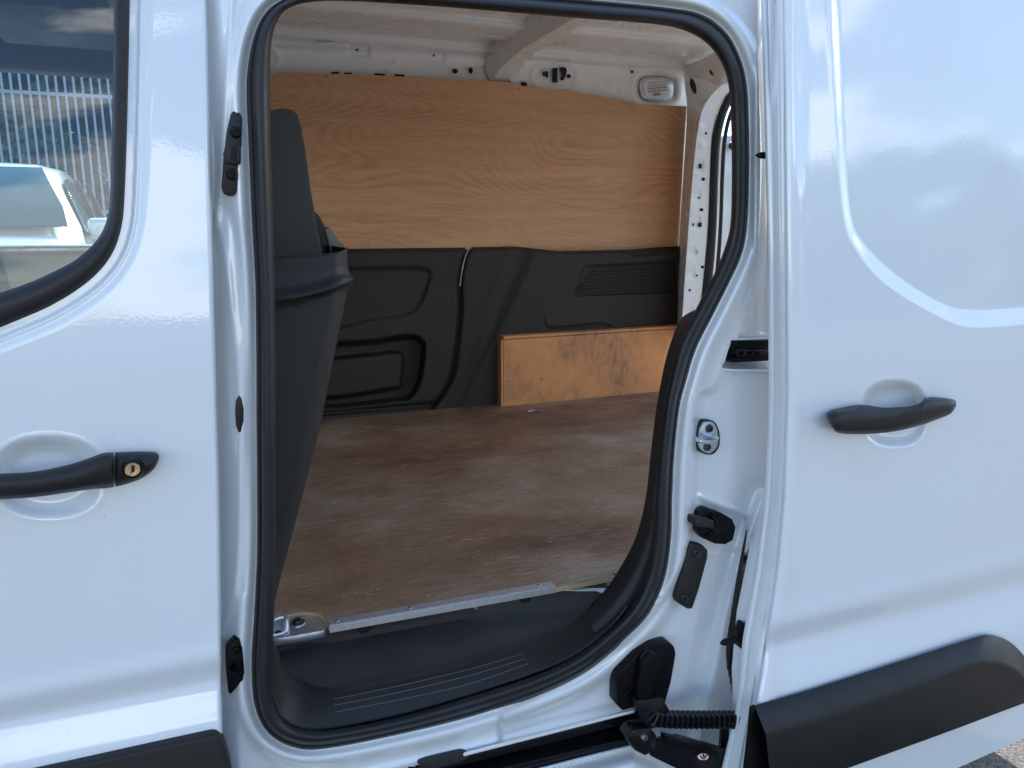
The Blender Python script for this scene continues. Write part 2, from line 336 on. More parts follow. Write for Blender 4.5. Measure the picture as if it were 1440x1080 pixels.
# ---- seal (outer, inner) pairs round the opening, photo pixels
SEAL = [((347, 120), (380, 120)), ((350, 200), (381, 200)), ((354, 300), (384, 300)), ((360, 420), (387, 420)), ((361, 600), (388, 600)), ((362, 760), (388, 760)), ((358, 860), (386, 860)), ((354, 930), (383, 930)), ((358, 990), (385, 985)), ((377, 1030), (400, 1014)), ((414, 1051), (428, 1025)), ((460, 1052), (468, 1025)), ((562, 1032), (555, 1009)), ((666, 1006), (650, 982)), ((763, 973), (750, 950)), ((826, 941), (808, 923)), ((876, 900), (855, 887)), ((913, 861), (889, 850)), ((934, 815), (908, 808)), ((943, 760), (917, 758)), ((945, 700), (920, 698)), ((948, 640), (926, 636)), ((955, 575), (934, 570)), ((964, 538), (942, 530)), ((979, 490), (955, 480)), ((1003, 442), (981, 430)), ((1025, 398), (1003, 388)), ((1042, 360), (1018, 352)), ((1050, 320), (1027, 315)), ((1053, 250), (1029, 250)), ((1053, 180), (1028, 178)), ((1050, 120), (1025, 125)), ((1040, 80), (1016, 92)), ((1020, 45), (996, 63)), ((985, 20), (965, 44)), ((930, 10), (920, 34)), ((825, 0), (818, 26)), ((700, -10), (700, 16)), ((600, -17), (600, 8)), ((500, -20), (500, 2)), ((440, -16), (446, 2)), ((400, -2), (412, 9)), ((372, 20), (393, 24)), ((355, 60), (382, 58))]
so = crom([a for a, b in SEAL], 8, True); si = crom([b for a, b in SEAL], 8, True)
so_l = list(map(tuple, so)) + [tuple(so[0])]
TT = [(-.10, .012), (.0, .006), (.05, -.002), (.10, -.005), (.14, -.002), (.18, -.003), (.25, -.011), (.36, -.019), (.50, -.0235), (.66, -.0235), (.80, -.018), (.91, -.009), (.96, 0), (1.0, .012), (1.0, .05)]
rows = []
for t, y in TT:
    q = so * (1 - t) + si * t; rows.append(np.array([P(a, b, y) for a, b in q]))
grid('door_seal', np.array(rows), M['rubber'], van, closed=True)
# ---- body side panel with pillars and sill
u = np.arange(268, 1132, 2.0); v = np.arange(-60, 1160, 2.0); U, V = np.meshgrid(u, v)
d = segdist(U, V, so_l[::2] + [so_l[0]]); ins = inside(U, V, [tuple(x) for x in (so * .6 + si * .4)])
Y = .010 - .016 * gau(d - 15, 11)
lf = U < 380
ed = np.interp(V, [-60, 400, 700, 1000, 1150], [288, 300, 308, 312, 318])
Y += np.where(lf, .026 * (1 - sm((U - ed) / 26.)), 0)
Y -= .006 * gau(segdist(U, V, crom([(330, -60), (324, 40), (318, 130), (312, 220), (304, 320)], 4)), 5)
Y -= .005 * gau(segdist(U, V, crom([(305, 300), (322, 400), (334, 520), (337, 700), (334, 800), (312, 895)], 4)), 6)
Y += .005 * gau(segdist(U, V, crom([(318, 290), (336, 360), (347, 520), (346, 720), (340, 830)], 4)), 7)
# C pillar
step = crom([(1062, 395), (1048, 445), (1022, 512), (1003, 545), (978, 566), (975, 690), (966, 770), (955, 800), (925, 850), (880, 900), (800, 955), (700, 1000)], 5)
poly = [tuple(q) for q in step] + [(700, 1200), (1300, 1200), (1300, 395)]
sdd = sdf(U, V, poly); Y += .020 * sm((4 - sdd) / 13.) * sm((U - 640) / 120.) * sm((V - 385) / 90.)
Y -= .004 * gau(segdist(U, V, [(983, 698), (1050, 722)]), 4) + .004 * gau(segdist(U, V, [(983, 698), (966, 765)]), 4)
Y += .006 * sm(-sdf(U, V, [(985, 702), (1052, 726), (1052, 775), (1000, 780), (970, 765)]) / 6)
Y -= .012 * gau(segdist(U, V, crom([(1075, 700), (1044, 785), (1022, 870), (995, 990), (985, 1060)], 4)), 9)
Y += .012 * gau(segdist(U, V, crom([(1058, 690), (1026, 780), (1004, 860), (972, 990), (960, 1060)], 4)), 12)
Y -= .004 * gau(segdist(U, V, crom([(1076, 30), (1064, 120), (1062, 300), (1064, 380), (1052, 430)], 4)), 4)
Y += .010 * sm((U - 1064) / 14.) * (V < 470)
for (bu, bv, br) in ((926, 842, 6), (1018, 538, 3), (1003, 560, 2)): Y -= .0015 * gau(np.hypot(U - bu, V - bv) - br, 2)
# sill
tl = np.interp(U, [300, 560, 650, 900, 950, 1100], [1145, 1083, 1062, 999, 990, 955])   # upper edge of the door track
Y += sm((900 - U) / 120.) * (-.005 * gau(V - tl + 6, 5) + .004 * gau(V - tl + 34, 14))
track_poly = [(540, 1088), (650, 1063), (775, 1031), (900, 1000), (908, 1003), (912, 1050), (890, 1049), (768, 1081), (640, 1112), (690, 1200), (500, 1200)]
rail_poly = [(1030, 479), (1100, 476), (1100, 522), (1014, 519), (1017, 508), (1024, 487)]
low = V - np.interp(U, [560, 640, 768, 890, 960, 1100], [1132, 1112, 1081, 1049, 1086, 1100])
Y += np.where((low > 0) & (U > 500), -.03 * sm(low / 30.), 0)
cut = ins | inside(U, V, track_poly) & (V < np.interp(U, [540, 640, 768, 890, 940, 1040], [1200, 1112, 1081, 1049, 1070, 1075])) | inside(U, V, rail_poly)
# gap behind the pillar where the door hangs away from the body
gap = inside(U, V, [(1046, 780), (1132, 700), (1132, 1160), (1046, 1160), (1036, 1000), (1023, 935), (1028, 870)])
pxgrid('body_side', U, V, Y, M['paint'], van, ~(cut | gap))
# ---- dark back wall of the track and hollow box of the upper rail
plate('track_recess', [(430, 1150), (560, 1078), (650, 1058), (775, 1026), (900, 994), (914, 992), (916, 1060), (760, 1160)], .06, .004, M['black'], van, 0)
# sliding track: long channel with lips
def px_bar(name, a, b, h1, h2, y0, y1, m, parent, bevel=.001):
    """bar between two pixel points; h = height in pixels at each end; from depth y0 back to y1"""
    q = [P(a[0], a[1], y0), P(b[0], b[1], y0), P(b[0], b[1] + h2, y0), P(a[0], a[1] + h1, y0)]; return slab(name, q, (0, y1 - y0, 0), m, parent, bevel)
tr = px_bar('slide_track', (470, 1109), (902, 1001), 12, 12, .016, .05, M['grease'], van)
px_bar('lower_lip', (470, 1137), (893, 1036), 12, 9, .004, .05, M['grease'], tr)
px_bar('inner_rail', (470, 1120), (905, 1021), 9, 7, .03, .05, M['black'], tr)
px_bar('track_lower_edge', (560, 1133), (893, 1048), 3, 3, -.003, .003, M['paint'], van, .002)
px_bar('track_trim', (652, 1060), (900, 996.5), 4, 4, -.006, -.002, M['paint'], van)
plate('track_end_cover', [(590, 1073), (630, 1062), (652, 1058), (660, 1064), (640, 1074), (600, 1082)], -.004, .01, M['tub'], van, .001, 2, 3)
# upper rail pocket
loft('rail_pocket', [[P(1014, 519, .02), P(1100, 523, .02)], [P(1024, 505, .08), P(1100, 507, .08)], [P(1030, 479, .08), P(1100, 476, .08)], [P(1030, 478, .012), P(1100, 475, .012)]], M['paint'], van, 12)
loft('rail_pocket_end', [[P(1014, 519, .02), P(1024, 505, .08)], [P(1022, 486, .015), P(1030, 479, .08)]], M['paint'], van, 4)
tube('pocket_rim', [P(a, b, .017) for a, b in crom([(1100, 522.5), (1060, 521), (1016, 519), (1018, 506), (1024, 487), (1031, 478.5), (1060, 477), (1100, 475)], 6)], .0024, M['paint'], van, 8)
ur = px_bar('upper_rail', (1029, 479), (1092, 478), 11, 11, .012, .06, M['black'], van)
px_bar('carriage', (1036, 490), (1092, 490), 15, 14, .02, .06, M['grease'], ur, .002); px_bar('carriage_foot', (1029, 504), (1092, 500), 6, 7, .016, .04, M['black'], ur, .001)
for q in (1043, 1055, 1066): screw(P(q, 497, .018), ur, .004)
# ---- step well
A = crom([(381, 896), (381, 930), (383, 975), (396, 1010), (425, 1025), (468, 1024), (560, 1006), (652, 980), (752, 947), (810, 921), (858, 883), (885, 850)], 6)
B = crom([(393, 916), (396, 930), (405, 945), (429, 962), (458, 970), (492, 967), (636, 936), (725, 909), (763, 896), (804, 878), (824, 863)], 6)
Cc = crom([(389, 916), (396, 913), (410, 909), (429, 905), (467, 903), (510, 896), (636, 873), (700, 865), (763, 860), (800, 859), (824, 861)], 6)
D = crom([(381, 893), (420, 889), (470, 883), (540, 870), (640, 852), (740, 834), (790, 827), (858, 826)], 6)
def seq(c, f): return [f(*q) for q in c]
n = 160
cA = resample(np.array([list(P(a, b, .006)) for a, b in A]), n); cA2 = resample(np.array([list(P(a, b, .02)) for a, b in A]), n)
cB = resample(np.array([list(PZ(a, b, ZF - .042)) for a, b in B]), n); cC = resample(np.array([list(PZ(a, b, ZF - .042)) for a, b in Cc]), n)
cD = resample(np.array([list(PZ(a, b, ZF - .013)) for a, b in D]), n); cD2 = cD + np.array((0, .03, .001))
ro = [cA2, cA]
for k in range(1, 12):
    t = k / 12; h = cA * (1 - t) + cB * t; h[:, 2] += .006 * math.sin(math.pi * t) * sm(np.linspace(0, 8, n)) * sm(np.linspace(8, 0, n)); ro.append(h)
ro.append(cB * .985 + cA * .015 + np.array((0, 0, .005))); ro.append(cB + np.array((0, 0, .0045)))
for k in range(1, 5): ro.append(cB * (1 - k / 24) + cC * k / 24 - np.array((0, 0, .003 * k / 4)))
for k in range(5, 22, 2): ro.append(cB * (1 - k / 24) + cC * k / 24 - np.array((0, 0, .003)))
ro += [cC, cC * .7 + cD * .3 + np.array((0, .006, 0)), cC * .3 + cD * .7 + np.array((0, .004, 0)), cD, cD2]
M['tray'] = plastic('dusty_step_tray', (.040, .035, .032), .75, 1000, .0004, .35)
NB = 14
sw = grid('step_well', np.array(ro[:NB + 1]), M['step'], van); grid('step_tray', np.array(ro[NB:]), M['tray'], van, autosmooth=40)
for (p0, p1, p2) in (((470, 983), (620, 951), (735, 919)), ((470, 992), (620, 960), (739, 926)), ((472, 1001), (640, 967), (743, 933))):
    c = crom([p0, ((p0[0] + p1[0]) / 2, (p0[1] + p1[1]) / 2 + 1), p1, ((p1[0] + p2[0]) / 2, (p1[1] + p2[1]) / 2 + 1.5), p2], 5)
    # lay the ribs on the slope: between curve A (y=0) and B
    pts = []
    from mathutils.bvhtree import BVHTree
    if 'step_bvh' not in globals():
        step_bvh = BVHTree.FromPolygons([tuple(x.co) for x in sw.data.vertices], [tuple(f.vertices) for f in sw.data.polygons])
    for q in c:
        dr = (P(q[0], q[1], .1) - Vector(CC)).normalized(); h = step_bvh.ray_cast(Vector(CC), dr)
        if h[0]: pts.append(h[0] - dr * .0003)
    if len(pts) > 3: tube('tread_rib', pts, .0007, M['rib'], sw, 5)
for (q, w) in ((512, 880), (738, 839)):
    c = PZ(q, w, ZF - .02); lathe('drain_clip', [(0, .004), (.008, .004), (.012, .001), (.012, -.01)], c + Vector((0, -.004, 0)), M['dark'], sw, 16)
# ---- pillar trim (dark plastic lining right of the opening)
T1 = crom([(990, 432), (968, 440), (955, 453), (939, 495), (926, 556), (917, 620), (908, 700), (893, 758), (868, 805), (848, 833), (822, 863)], 6)
T2 = crom([(998, 436), (986, 448), (970, 482), (956, 532), (949, 577), (941, 640), (934, 700), (931, 758), (921, 808), (904, 851), (872, 889), (846, 908)], 6)
T1, T2 = resample(T1, 90), resample(T2, 90)
loft('pillar_trim', [seq(T2, lambda a, b: P(a, b, .022)), seq((T1 * .35 + T2 * .65), lambda a, b: P(a, b, .022)), seq((T1 * .6 + T2 * .4), lambda a, b: P(a, b, .03)), seq((T1 * .65 + T2 * .35), lambda a, b: P(a, b, .038)), seq(T1, lambda a, b: P(a, b, .075)), seq(T1, lambda a, b: P(a + 3, b, .10))], M['step'], van, 90)
L1 = crom([(862, 806), (885, 818), (898, 822)], 3)
tube('trim_joint', [P(a, b, .045 - .02 * i / 6) for i, (a, b) in enumerate(L1)], .0012, M['dark'], van, 5)
# ---- floor
fl = [(376, 868), (400, 864), (425, 860), (445, 861), (456, 866), (462, 876), (464, 881)]
front = [PZ(a, b, ZF) for a, b in fl] + [PZ(470, 879, ZF), PZ(620, 849, ZF), PZ(776, 821, ZF), PZ(782, 826, ZF), PZ(862, 811, ZF)]
yfr = front[-1].y
outl = front + [Vector((1.0, yfr, ZF)), Vector((1.86, yfr - .02, ZF)), Vector((1.86, YW + .05, ZF)), Vector((-.05, YW + .05, ZF)), Vector((-.05, front[0].y, ZF))]
fb = slab('floor_board', outl, (0, 0, -.010), M['ply_floor'], van, 0)
fb.data.materials.append(M['ply_edge'])
for f in fb.data.polygons:
    if abs(f.normal.z) < .5: f.material_index = 1
# raw edge of the plywood round the notch, lighter laminations
tube('board_edge', [p + Vector((0, -.0012, -.0045)) for p in front[:7]], .0034, M['ply_edge'], fb, 8, k=3)
box('load_floor', (-.05, .30, ZF - .10), (1.9, YW + .08, ZF - .013), M['paint_in'], van, 0)
# aluminium angle
a0, a1 = PZ(463, 882, ZF), PZ(781, 826, ZF); ax = (a1 - a0); ax.z = 0; nrm = Vector((-ax.y, ax.x, 0)).normalized()
es = slab('edge_strip', [a0 + Vector((0, 0, .0035)), a1 + Vector((0, 0, .0035)), a1 + nrm * .021 + Vector((0, 0, .0035)), a0 + nrm * .021 + Vector((0, 0, .0035))], (0, 0, -.003), M['alu'], van, .0004, 1)
slab('strip_lip', [a0 + Vector((0, 0, .0034)), a1 + Vector((0, 0, .0034)), a1 + Vector((0, 0, -.010)), a0 + Vector((0, 0, -.010))], tuple(-nrm * .0025), M['alu'], es, .0004, 1)
for k in (.035, .34, .93):
    c = a0 + ax * k + nrm * .012 + Vector((0, 0, .0037)); lathe('screw', [(0, .0006), (.0018, .0006), (.0035, .0012), (.0045, 0), (.0045, -.001)], c, M['steel'], es, 14, (R_(-90), 'X'))
for k in (.62,):
    c = a0 + ax * k - nrm * .003 + Vector((0, 0, -.012)); lathe('screw', [(0, .006), (.002, .006), (.004, .003), (.004, -.003)], c, M['steel'], es, 12)
slab('bare_floor_metal', [PZ(a, b, ZF - .014) for a, b in ((783, 829), (862, 812), (872, 812), (866, 834), (850, 834), (838, 830), (812, 830))], (0, 0, -.002), M['paint'], van, 0)
# tie-down plate
zt = ZF - .006
tp = slab('tie_down_plate', [PZ(a, b, zt) for a, b in crom([(374, 873), (410, 868), (440, 865), (453, 868), (460, 876), (459, 884), (442, 889), (374, 898)], 3, True)], (0, 0, -.014), M['zinc'], van, .0015)
c = PZ(418, 877, zt); lathe('washer', [(0, .001), (.006, .001), (.0135, .0018), (.015, 0), (.015, -.002)], c + Vector((0, 0, .001)), M['steel'], tp, 24, (R_(-90), 'X'))
lathe('bolt', [(0, .004), (.003, .004), (.0035, .006), (.007, .006), (.0075, 0)], c + Vector((0, 0, .002)), M['darksteel'], tp, 18, (R_(-90), 'X'))
tube('lashing_ring', [P(376, 880, .185), P(386, 872, .19), P(398, 869, .20), P(402, 874, .19), P(400, 888, .175), P(390, 893, .165), P(376, 894, .16)], .0032, M['zinc'], tp, 10, k=5)
tube('ring_bridge', [PZ(402, 868, zt + .004), PZ(403, 878, zt + .007), PZ(401, 891, zt + .002)], .005, M['zinc'], tp, 10, k=4)
lathe('slot_hole', [(0, .0003), (.006, .0003), (.0065, -.001)], PZ(391, 889, zt + .001), M['dark'], tp, 16, (R_(-90), 'X'))
# ---- far side: inner sheet metal, plywood lining, plastic trims
YI = 1.72
u = np.arange(280, 985, 2.5); v = np.arange(40, 175, 2.5); U, V = np.meshgrid(u, v)
roofl = np.interp(U, [280, 380, 448, 567, 689, 766, 807, 892, 965, 990], [50, 56, 59, 63, 70, 72, 76, 88, 97, 100])
Y = YI + 0 * U
Y -= .02 * gau(V - roofl - 3, 5) - .012 * sm((V - roofl) / 26.)
def dent(poly, dep, w=4): global Y; Y = Y + dep * sm(-sdf(U, V, poly) / w)
dent(crom([(900, 108), (930, 104), (948, 108), (952, 120), (950, 140), (930, 147), (905, 144), (895, 132), (895, 118)], 4, True), .022, 5)
Y -= .008 * gau(sdf(U, V, crom([(898, 104), (930, 99), (952, 104), (957, 120), (954, 142), (930, 151), (903, 149), (889, 134), (890, 114)], 4, True)), 3.5)
Y -= .010 * gau(sdf(U, V, crom([(748, 105), (756, 95), (775, 95), (785, 88), (800, 90), (812, 105), (806, 120), (788, 126), (755, 121)], 4, True)), 3)
dent([(664, 92), (714, 93), (716, 116), (664, 114)], .012, 3); dent([(488, 60), (521, 62), (520, 82), (488, 80)], .010, 3); dent([(600, 68), (628, 70), (626, 90), (600, 88)], .008, 3)
Y -= .008 * gau(np.hypot(U - 378, V - 82) - 14, 3); dent([(380, 54), (442, 57), (444, 64), (380, 62)], .008, 2)
for (a, b, s) in ((858, 118, 4), (868, 112, 3), (872, 128, 4), (862, 100, 3), (545, 95, 6), (556, 88, 5)): Y -= .010 * gau(np.hypot(U - a, V - b), s)
Y += .008 * gau(segdist(U, V, [(780, 60), (800, 76), (840, 90)]), 3) + .006 * gau(segdist(U, V, [(840, 70), (842, 140)]), 10)
pxgrid('inner_side_panel', U, V, Y, M['paint_in'], van, V > roofl - 4)
box('inner_lower_side', (.16, YI + .03, ZF - .1), (1.95, YI + .04, 1.86), M['paint_in'], van, 0)
# holes punched in the inner panel: flat near-black plates paint the shade inside
def hole(pts, y, name='hole_shade', t=.002, k=0): return plate(name, pts, y, t, M['dark'], van, 0, smoothk=k)
def circ(cu, cv, ru, rv=None, n=14): rv = rv or ru; return [(cu + ru * math.cos(2 * math.pi * k / n), cv + rv * math.sin(2 * math.pi * k / n)) for k in range(n)]
yh = YI - .001
for c in ((640, 100, 4, 3.4), (662, 99, 3, 4.5), (765, 104, 1.6, 3.6), (800, 107, 3, 3), (889, 101, 2, 2), (764, 84, 1.5, 1.5), (502, 70, 1.6, 1.8), (610, 78, 1.4, 1.6)): hole(circ(*c), yh - .003)
for q in ([(466, 101), (477, 101), (477, 104), (466, 104)], [(484, 102), (495, 102), (495, 105), (484, 105)], [(527, 103), (542, 104), (542, 107), (527, 106)], [(555, 104), (569, 105), (569, 108), (555, 107)], [(710, 113), (719, 114), (719, 117), (710, 116)], [(733, 115), (741, 116), (741, 123), (733, 122)], [(777, 96), (784, 95.5), (784, 116), (777, 116)], [(767, 100), (771, 100), (771, 109), (767, 109)], [(684, 70), (691, 71), (691, 75), (684, 74)]): hole(q, yh - .003)
hole([(787, 96), (795, 95), (797, 101), (793, 112), (788, 112), (790, 105)], yh - .003, k=3)
hole([(715, 89), (730, 91), (737, 92), (730, 94), (716, 92)], yh - .003, k=3)
# lamp in the oval recess
lm = plate('load_lamp', [(903, 111), (930, 108), (944, 111), (947, 120), (945, 136), (930, 141), (908, 139), (902, 130)], YI + .004, .012, M['zinc'], van, .002, 2, 3)
M['lens'] = mat('lamp_lens', (.75, .75, .72), .08, spec=.8)
plate('lamp_lens', [(906, 114), (930, 111), (942, 114), (943, 122), (942, 134), (930, 138), (910, 136), (906, 128)], YI - .002, .005, M['lens'], lm, .001, 2, 3)
for k in range(4): plate('lamp_rib', [(912, 116 + 4 * k), (939, 113.5 + 4 * k), (939, 115 + 4 * k), (912, 117.5 + 4 * k)], YI - .004, .002, M['sealant'] if k < 2 else M['steel'], lm, 0)
plate('lamp_switch', [(919, 131), (929, 130), (929, 134), (919, 135)], YI - .006, .004, M['steel'], lm, .0008)
# plywood side lining
PY = 1.683
sl = plate('side_lining', [(280, 120), (370, 118), (380, 108), (392, 102), (500, 104.5), (620, 110), (722, 115.5), (733, 120.5), (800, 128), (868, 139), (896, 146), (966, 149.5), (962, 205), (954.5, 347), (880, 352), (780, 355), (720, 350), (490, 354), (280, 356)], PY, .006, M['ply_side'], van, .0004, 1)
for (a, b) in ((518, 344), (701, 342), (929, 341), (957, 155), (730, 125), (459, 107)): lathe('screw', [(0, .002), (.002, .002), (.0035, .0008), (.0045, 0)], P(a, b, PY), M['steel'], sl, 10)
# plastic trims
YT = 1.66
u = np.arange(380, 668, 1.8); U, V = np.meshgrid(u, np.linspace(0, 1, 140)); Y = YT + .004 + 0 * U
top = np.interp(U, [380, 655, 670], [351, 348, 347]); bot = np.interp(U, [380, 455, 700], [597, 591, 572]); V = top + V * (bot - top)
Y += .018 * (1 - sm((V - top) / 7.)); rA = crom([(430, 376), (493, 374), (585, 373), (606, 379), (608, 393), (594, 430), (572, 447), (527, 453), (430, 468)], 5, True)
Y += .012 * sm(-sdf(U, V, rA) / 8)
rB = crom([(430, 492), (527, 476), (577, 469), (596, 478), (600, 494), (592, 541), (577, 562), (554, 567), (430, 572)], 5, True); rC = crom([(430, 512), (540, 494), (561, 493), (568, 501), (566, 535), (554, 549), (430, 562)], 5, True)
Y += .075 * sm(-sdf(U, V, rB) / 9) - .066 * sm(-sdf(U, V, rC) / 6)
Y += .02 * gau(V - bot + 10, 3.5)
sline = crom([(662, 344), (652, 364), (646, 400), (646, 441), (640, 497), (634, 530), (622, 553), (606, 574)], 5)
us = np.interp(V, sline[:, 1], sline[:, 0]); Y += .02 * sm((U - us + 5) / 5.)
pxgrid('front_side_trim', U, V, Y, M['trim'], van, U < us + 8)
u = np.arange(600, 962, 1.8); U, V = np.meshgrid(u, np.linspace(0, 1, 140)); Y = YT + 0 * U
top = np.interp(U, [640, 725, 755, 785, 880, 960], [348, 346.5, 350, 353, 351, 345.5]); bot = np.interp(U, [600, 700, 960], [580, 573, 551]); V = top + V * (bot - top); us = np.interp(V, sline[:, 1], sline[:, 0])
Y += .02 * (1 - sm((U - us) / 7.)) + .016 * (1 - sm((V - top) / 6.))
sw1 = crom([(752, 345), (735, 385), (706, 450), (672, 520), (640, 585)], 5); us1 = np.interp(V, sw1[:, 1], sw1[:, 0]); Y -= .022 * sm((U - us1 + 14) / 24.)
sw2 = crom([(720, 345), (700, 400), (672, 470), (645, 530), (620, 585)], 5); Y -= .007 * gau(segdist(U, V, sw2), 9)
Y += .014 * sm(-sdf(U, V, [(822, 373), (944, 366), (955, 366), (955, 412), (806, 418), (815, 385)]) / 3)
Y += .020 * sm(-sdf(U, V, crom([(882, 353), (950, 346), (954, 350), (948, 357), (893, 362), (885, 359)], 3, True)) / 3)
Y -= .008 * gau(segdist(U, V, crom([(770, 447), (772, 456), (790, 457), (840, 452), (858, 455), (870, 463)], 4)), 3)
Y += .015 * sm((U - 953) / 5.)
rt = pxgrid('rear_side_trim', U, V, Y, M['trim'], van, U > us - 1)
for k in range(8):
    f = k / 7; l = (835 - 28 * f, 379 + 35 * f); r = (946, 371.5 + 35.5 * f); yy = YT - .0175
    slab('vent_slat', [P(l[0], l[1], yy), P(r[0], r[1], yy), P(r[0], r[1] + 2.1, yy), P(l[0], l[1] + 2.1, yy)], (0, .010, 0), M['trim'], rt, .0006, 1)
    if k < 7: plate('vent_hole', [(948, 374.5 + 5.1 * k), (951, 374.3 + 5.1 * k), (951, 377 + 5.1 * k), (948, 377.2 + 5.1 * k)], YT - .017, .002, M['dark'], rt, 0)
tube('lip_highlight', [P(a, b, YT - .006) for a, b in crom([(661, 347), (654, 362), (649, 385), (647, 402)], 5)], .0026, M['steel'], van, 6)  # light grey tube paints the highlight along the rubber lip of the seam
# wheel arch box
bxr = plate('wheel_arch_box', [(708.5, 478), (964, 462), (966, 549), (708.5, 573)], YW, .012, M['ply_box'], van, .0006, 1)
pts = [P(708.5, 478, YW), P(964, 462, YW)]
c0, c1, c2 = P(708.5, 477.5, YW), P(964, 461.5, YW), P(708.5, 573, YW)
slab('box_lid', [c0 + Vector((-.001, -.003, .012)), c1 + Vector((0, -.003, .012)), c1 + Vector((0, .06, .012)), c0 + Vector((-.001, .06, .012))], (0, 0, -.0105), M['ply_box'], bxr, .0006, 1)
slab('box_end', [c0 + Vector((-.0015, .0, .0)), c2 + Vector((-.0015, .0, 0)), c2 + Vector((-.0015, .06, 0)), c0 + Vector((-.0015, .06, 0))], (-.0095, 0, 0), M['ply_box'], bxr, .0004, 1)
for a, b in ((762, 533), (713, 534), (870, 505)): lathe('screw', [(0, .001), (.004, .0008), (.005, 0)], P(a, b, YW), M['steel'], bxr, 10)
# recessed lashing point in the floor
fl_ = lathe('floor_lashing_cup', [(0, -.004), (.014, -.004), (.018, .0005), (.027, .001), (.029, -.0005)], PZ(752, 578, ZF + .001), M['steel'], van, 24, (R_(-90), 'X'))
tube('cup_ring', [PZ(742, 579, ZF + .004), PZ(752, 577, ZF + .006), PZ(763, 579, ZF + .004)], .003, M['zinc'], fl_, 8, k=4)
# ---- roof inside
ZR = 1.905
prof = [(YI + .03, 1.895), (YI - .04, 1.905), (YI - .05, 1.93), (YI - .16, 1.935), (YI - .18, 1.915), (YI - .34, 1.92), (YI - .36, 1.94), (YI - .55, 1.945), (YI - .57, 1.925), (YI - .78, 1.93), (YI - .8, 1.95), (YI - 1.05, 1.95), (YI - 1.07, 1.93), (.30, 1.93), (.2, 1.88), (.10, 1.78), (.05, 1.70)]
pr = crom([(a, b) for a, b in prof], 4); xs = np.linspace(-.15, 2.0, 40)
G = np.zeros((len(pr), 40, 3)); 
for i, (a, b) in enumerate(pr):
    G[i, :, 0] = xs; G[i, :, 1] = a; G[i, :, 2] = b + .034 * min(1, max(0, (a - .1) / .3)) + .012 * np.clip((xs - .2) / 1.6, 0, 1) - .03 * np.clip((xs - 1.75) / .2, 0, 1) ** 2
grid('roof_inner', G, M['paint_in'], van)
# roof bow: pressed channel across the roof
bow = []
cs = [(-.055, .05), (-.052, -.0), (-.030, -.045), (.030, -.045), (.052, -.005), (.075, -.004), (.078, .05)]
for yb, zb in ((YI + .01, 1.86), (YI - .06, 1.895), (YI - .25, 1.925), (1.0, 1.94), (.5, 1.93), (.25, 1.90)): bow.append([Vector((1.10 + a, yb, zb + .032 + b)) for a, b in cs])
loft('roof_bow', bow, M['paint_in'], van, 60, autosmooth=30)
box('bow_sealant', (1.155, .4, 1.960), (1.172, YI - .1, 1.967), M['sealant'], van, .001)
plate('bow_bracket', [(694, 72), (716, 62), (731, 80), (722, 91), (712, 84)], YI - .06, .05, M['paint_in'], van, .004)
plate('bow_foot', [(716, 62), (736, 50), (750, 70), (735, 84), (724, 88)], YI - .075, .05, M['paint_in'], van, .006)
tube('roof_wire', [P(a, b, YI - .03) for a, b in crom([(445, 57), (462, 58), (480, 56), (510, 58), (530, 57), (540, 54)], 3)], .0025, M['steel'], van, 6)
tube('roof_cable', [P(a, b, YI - .03) for a, b in crom([(594, 57), (600, 62), (625, 63), (660, 66), (690, 67)], 3)], .0025, M['steel'], van, 6)
# ---- rear end: frame, pillar reveal, seal, open rear door
YS = YI - .22
# wall-side return (shaded) between the far wall corner and the light strip
cW = crom([(962, 94), (963, 120), (966, 150), (963, 210), (954.5, 345), (950, 470)], 5)
cS = crom([(1032, 108), (1008, 126), (990, 150), (981, 185), (975, 240), (970, 300), (964, 380), (958, 470)], 5)
cS2 = crom([(1040, 120), (1020, 138), (1010, 160), (1003, 195), (1001, 250), (999, 310), (993, 380), (983, 470)], 5)
K = 60
W3 = resample(np.array([list(P(a, b, PY - .004)) for a, b in cW]), K); S3 = resample(np.array([list(P(a, b, YS)) for a, b in cS]), K)
grid('rear_pillar', np.array([W3 * (1 - t) + S3 * t for t in np.linspace(0, 1, 8)]), M['paint_in'], van)
# roof header of the rear end: fills the corner between roof and opening
Hh = np.array([[list(P(962, 92, YI)), list(P(985, 84, YI - .3)), list(P(1020, 66, YI - .6)), list(P(1060, 50, YI - .8))], [list(P(962, 110, YI)), list(P(988, 110, YI - .2)), list(P(1008, 122, YI - .3)), list(P(1045, 110, YI - .5))]])
Hh = np.array([resample(h, 20) for h in Hh]); grid('rear_header', np.array([Hh[0] * (1 - t) + Hh[1] * t for t in np.linspace(0, 1, 6)]), M['paint_in'], van)
for q in (circ(975, 121, 3.8, 11), circ(1005, 100, 7, 6.5)): hole(q if q[0][0] > 990 else [(a + (b - 121) * .25, b) for a, b in q], YI - .34)
u = np.linspace(0, 1, 26); rowsU = []; 
sS = resample(cS, 150); sT = resample(cS2, 150); tt = np.linspace(0, 1, 26)
U = sS[:, None, 0] * (1 - tt) + sT[:, None, 0] * tt; V = sS[:, None, 1] * (1 - tt) + sT[:, None, 1] * tt
Y = YS + .02 * sm((tt[None] - .85) / .15) + 0 * U
for cv, hh, w in ((233, 9, 14), (275, 7, 13), (312, 10, 15), (355, 7, 12), (385, 7, 12), (438, 7, 12)): 
    d_ = sdf(U, V, [(950, cv - hh), (np.interp(cv, [150, 440], [980, 961]) + w, cv - hh), (np.interp(cv, [150, 440], [980, 961]) + w + 3, cv), (np.interp(cv, [150, 440], [980, 961]) + w, cv + hh), (950, cv + hh)]); Y = Y + .005 * sm(-d_ / 2.5)
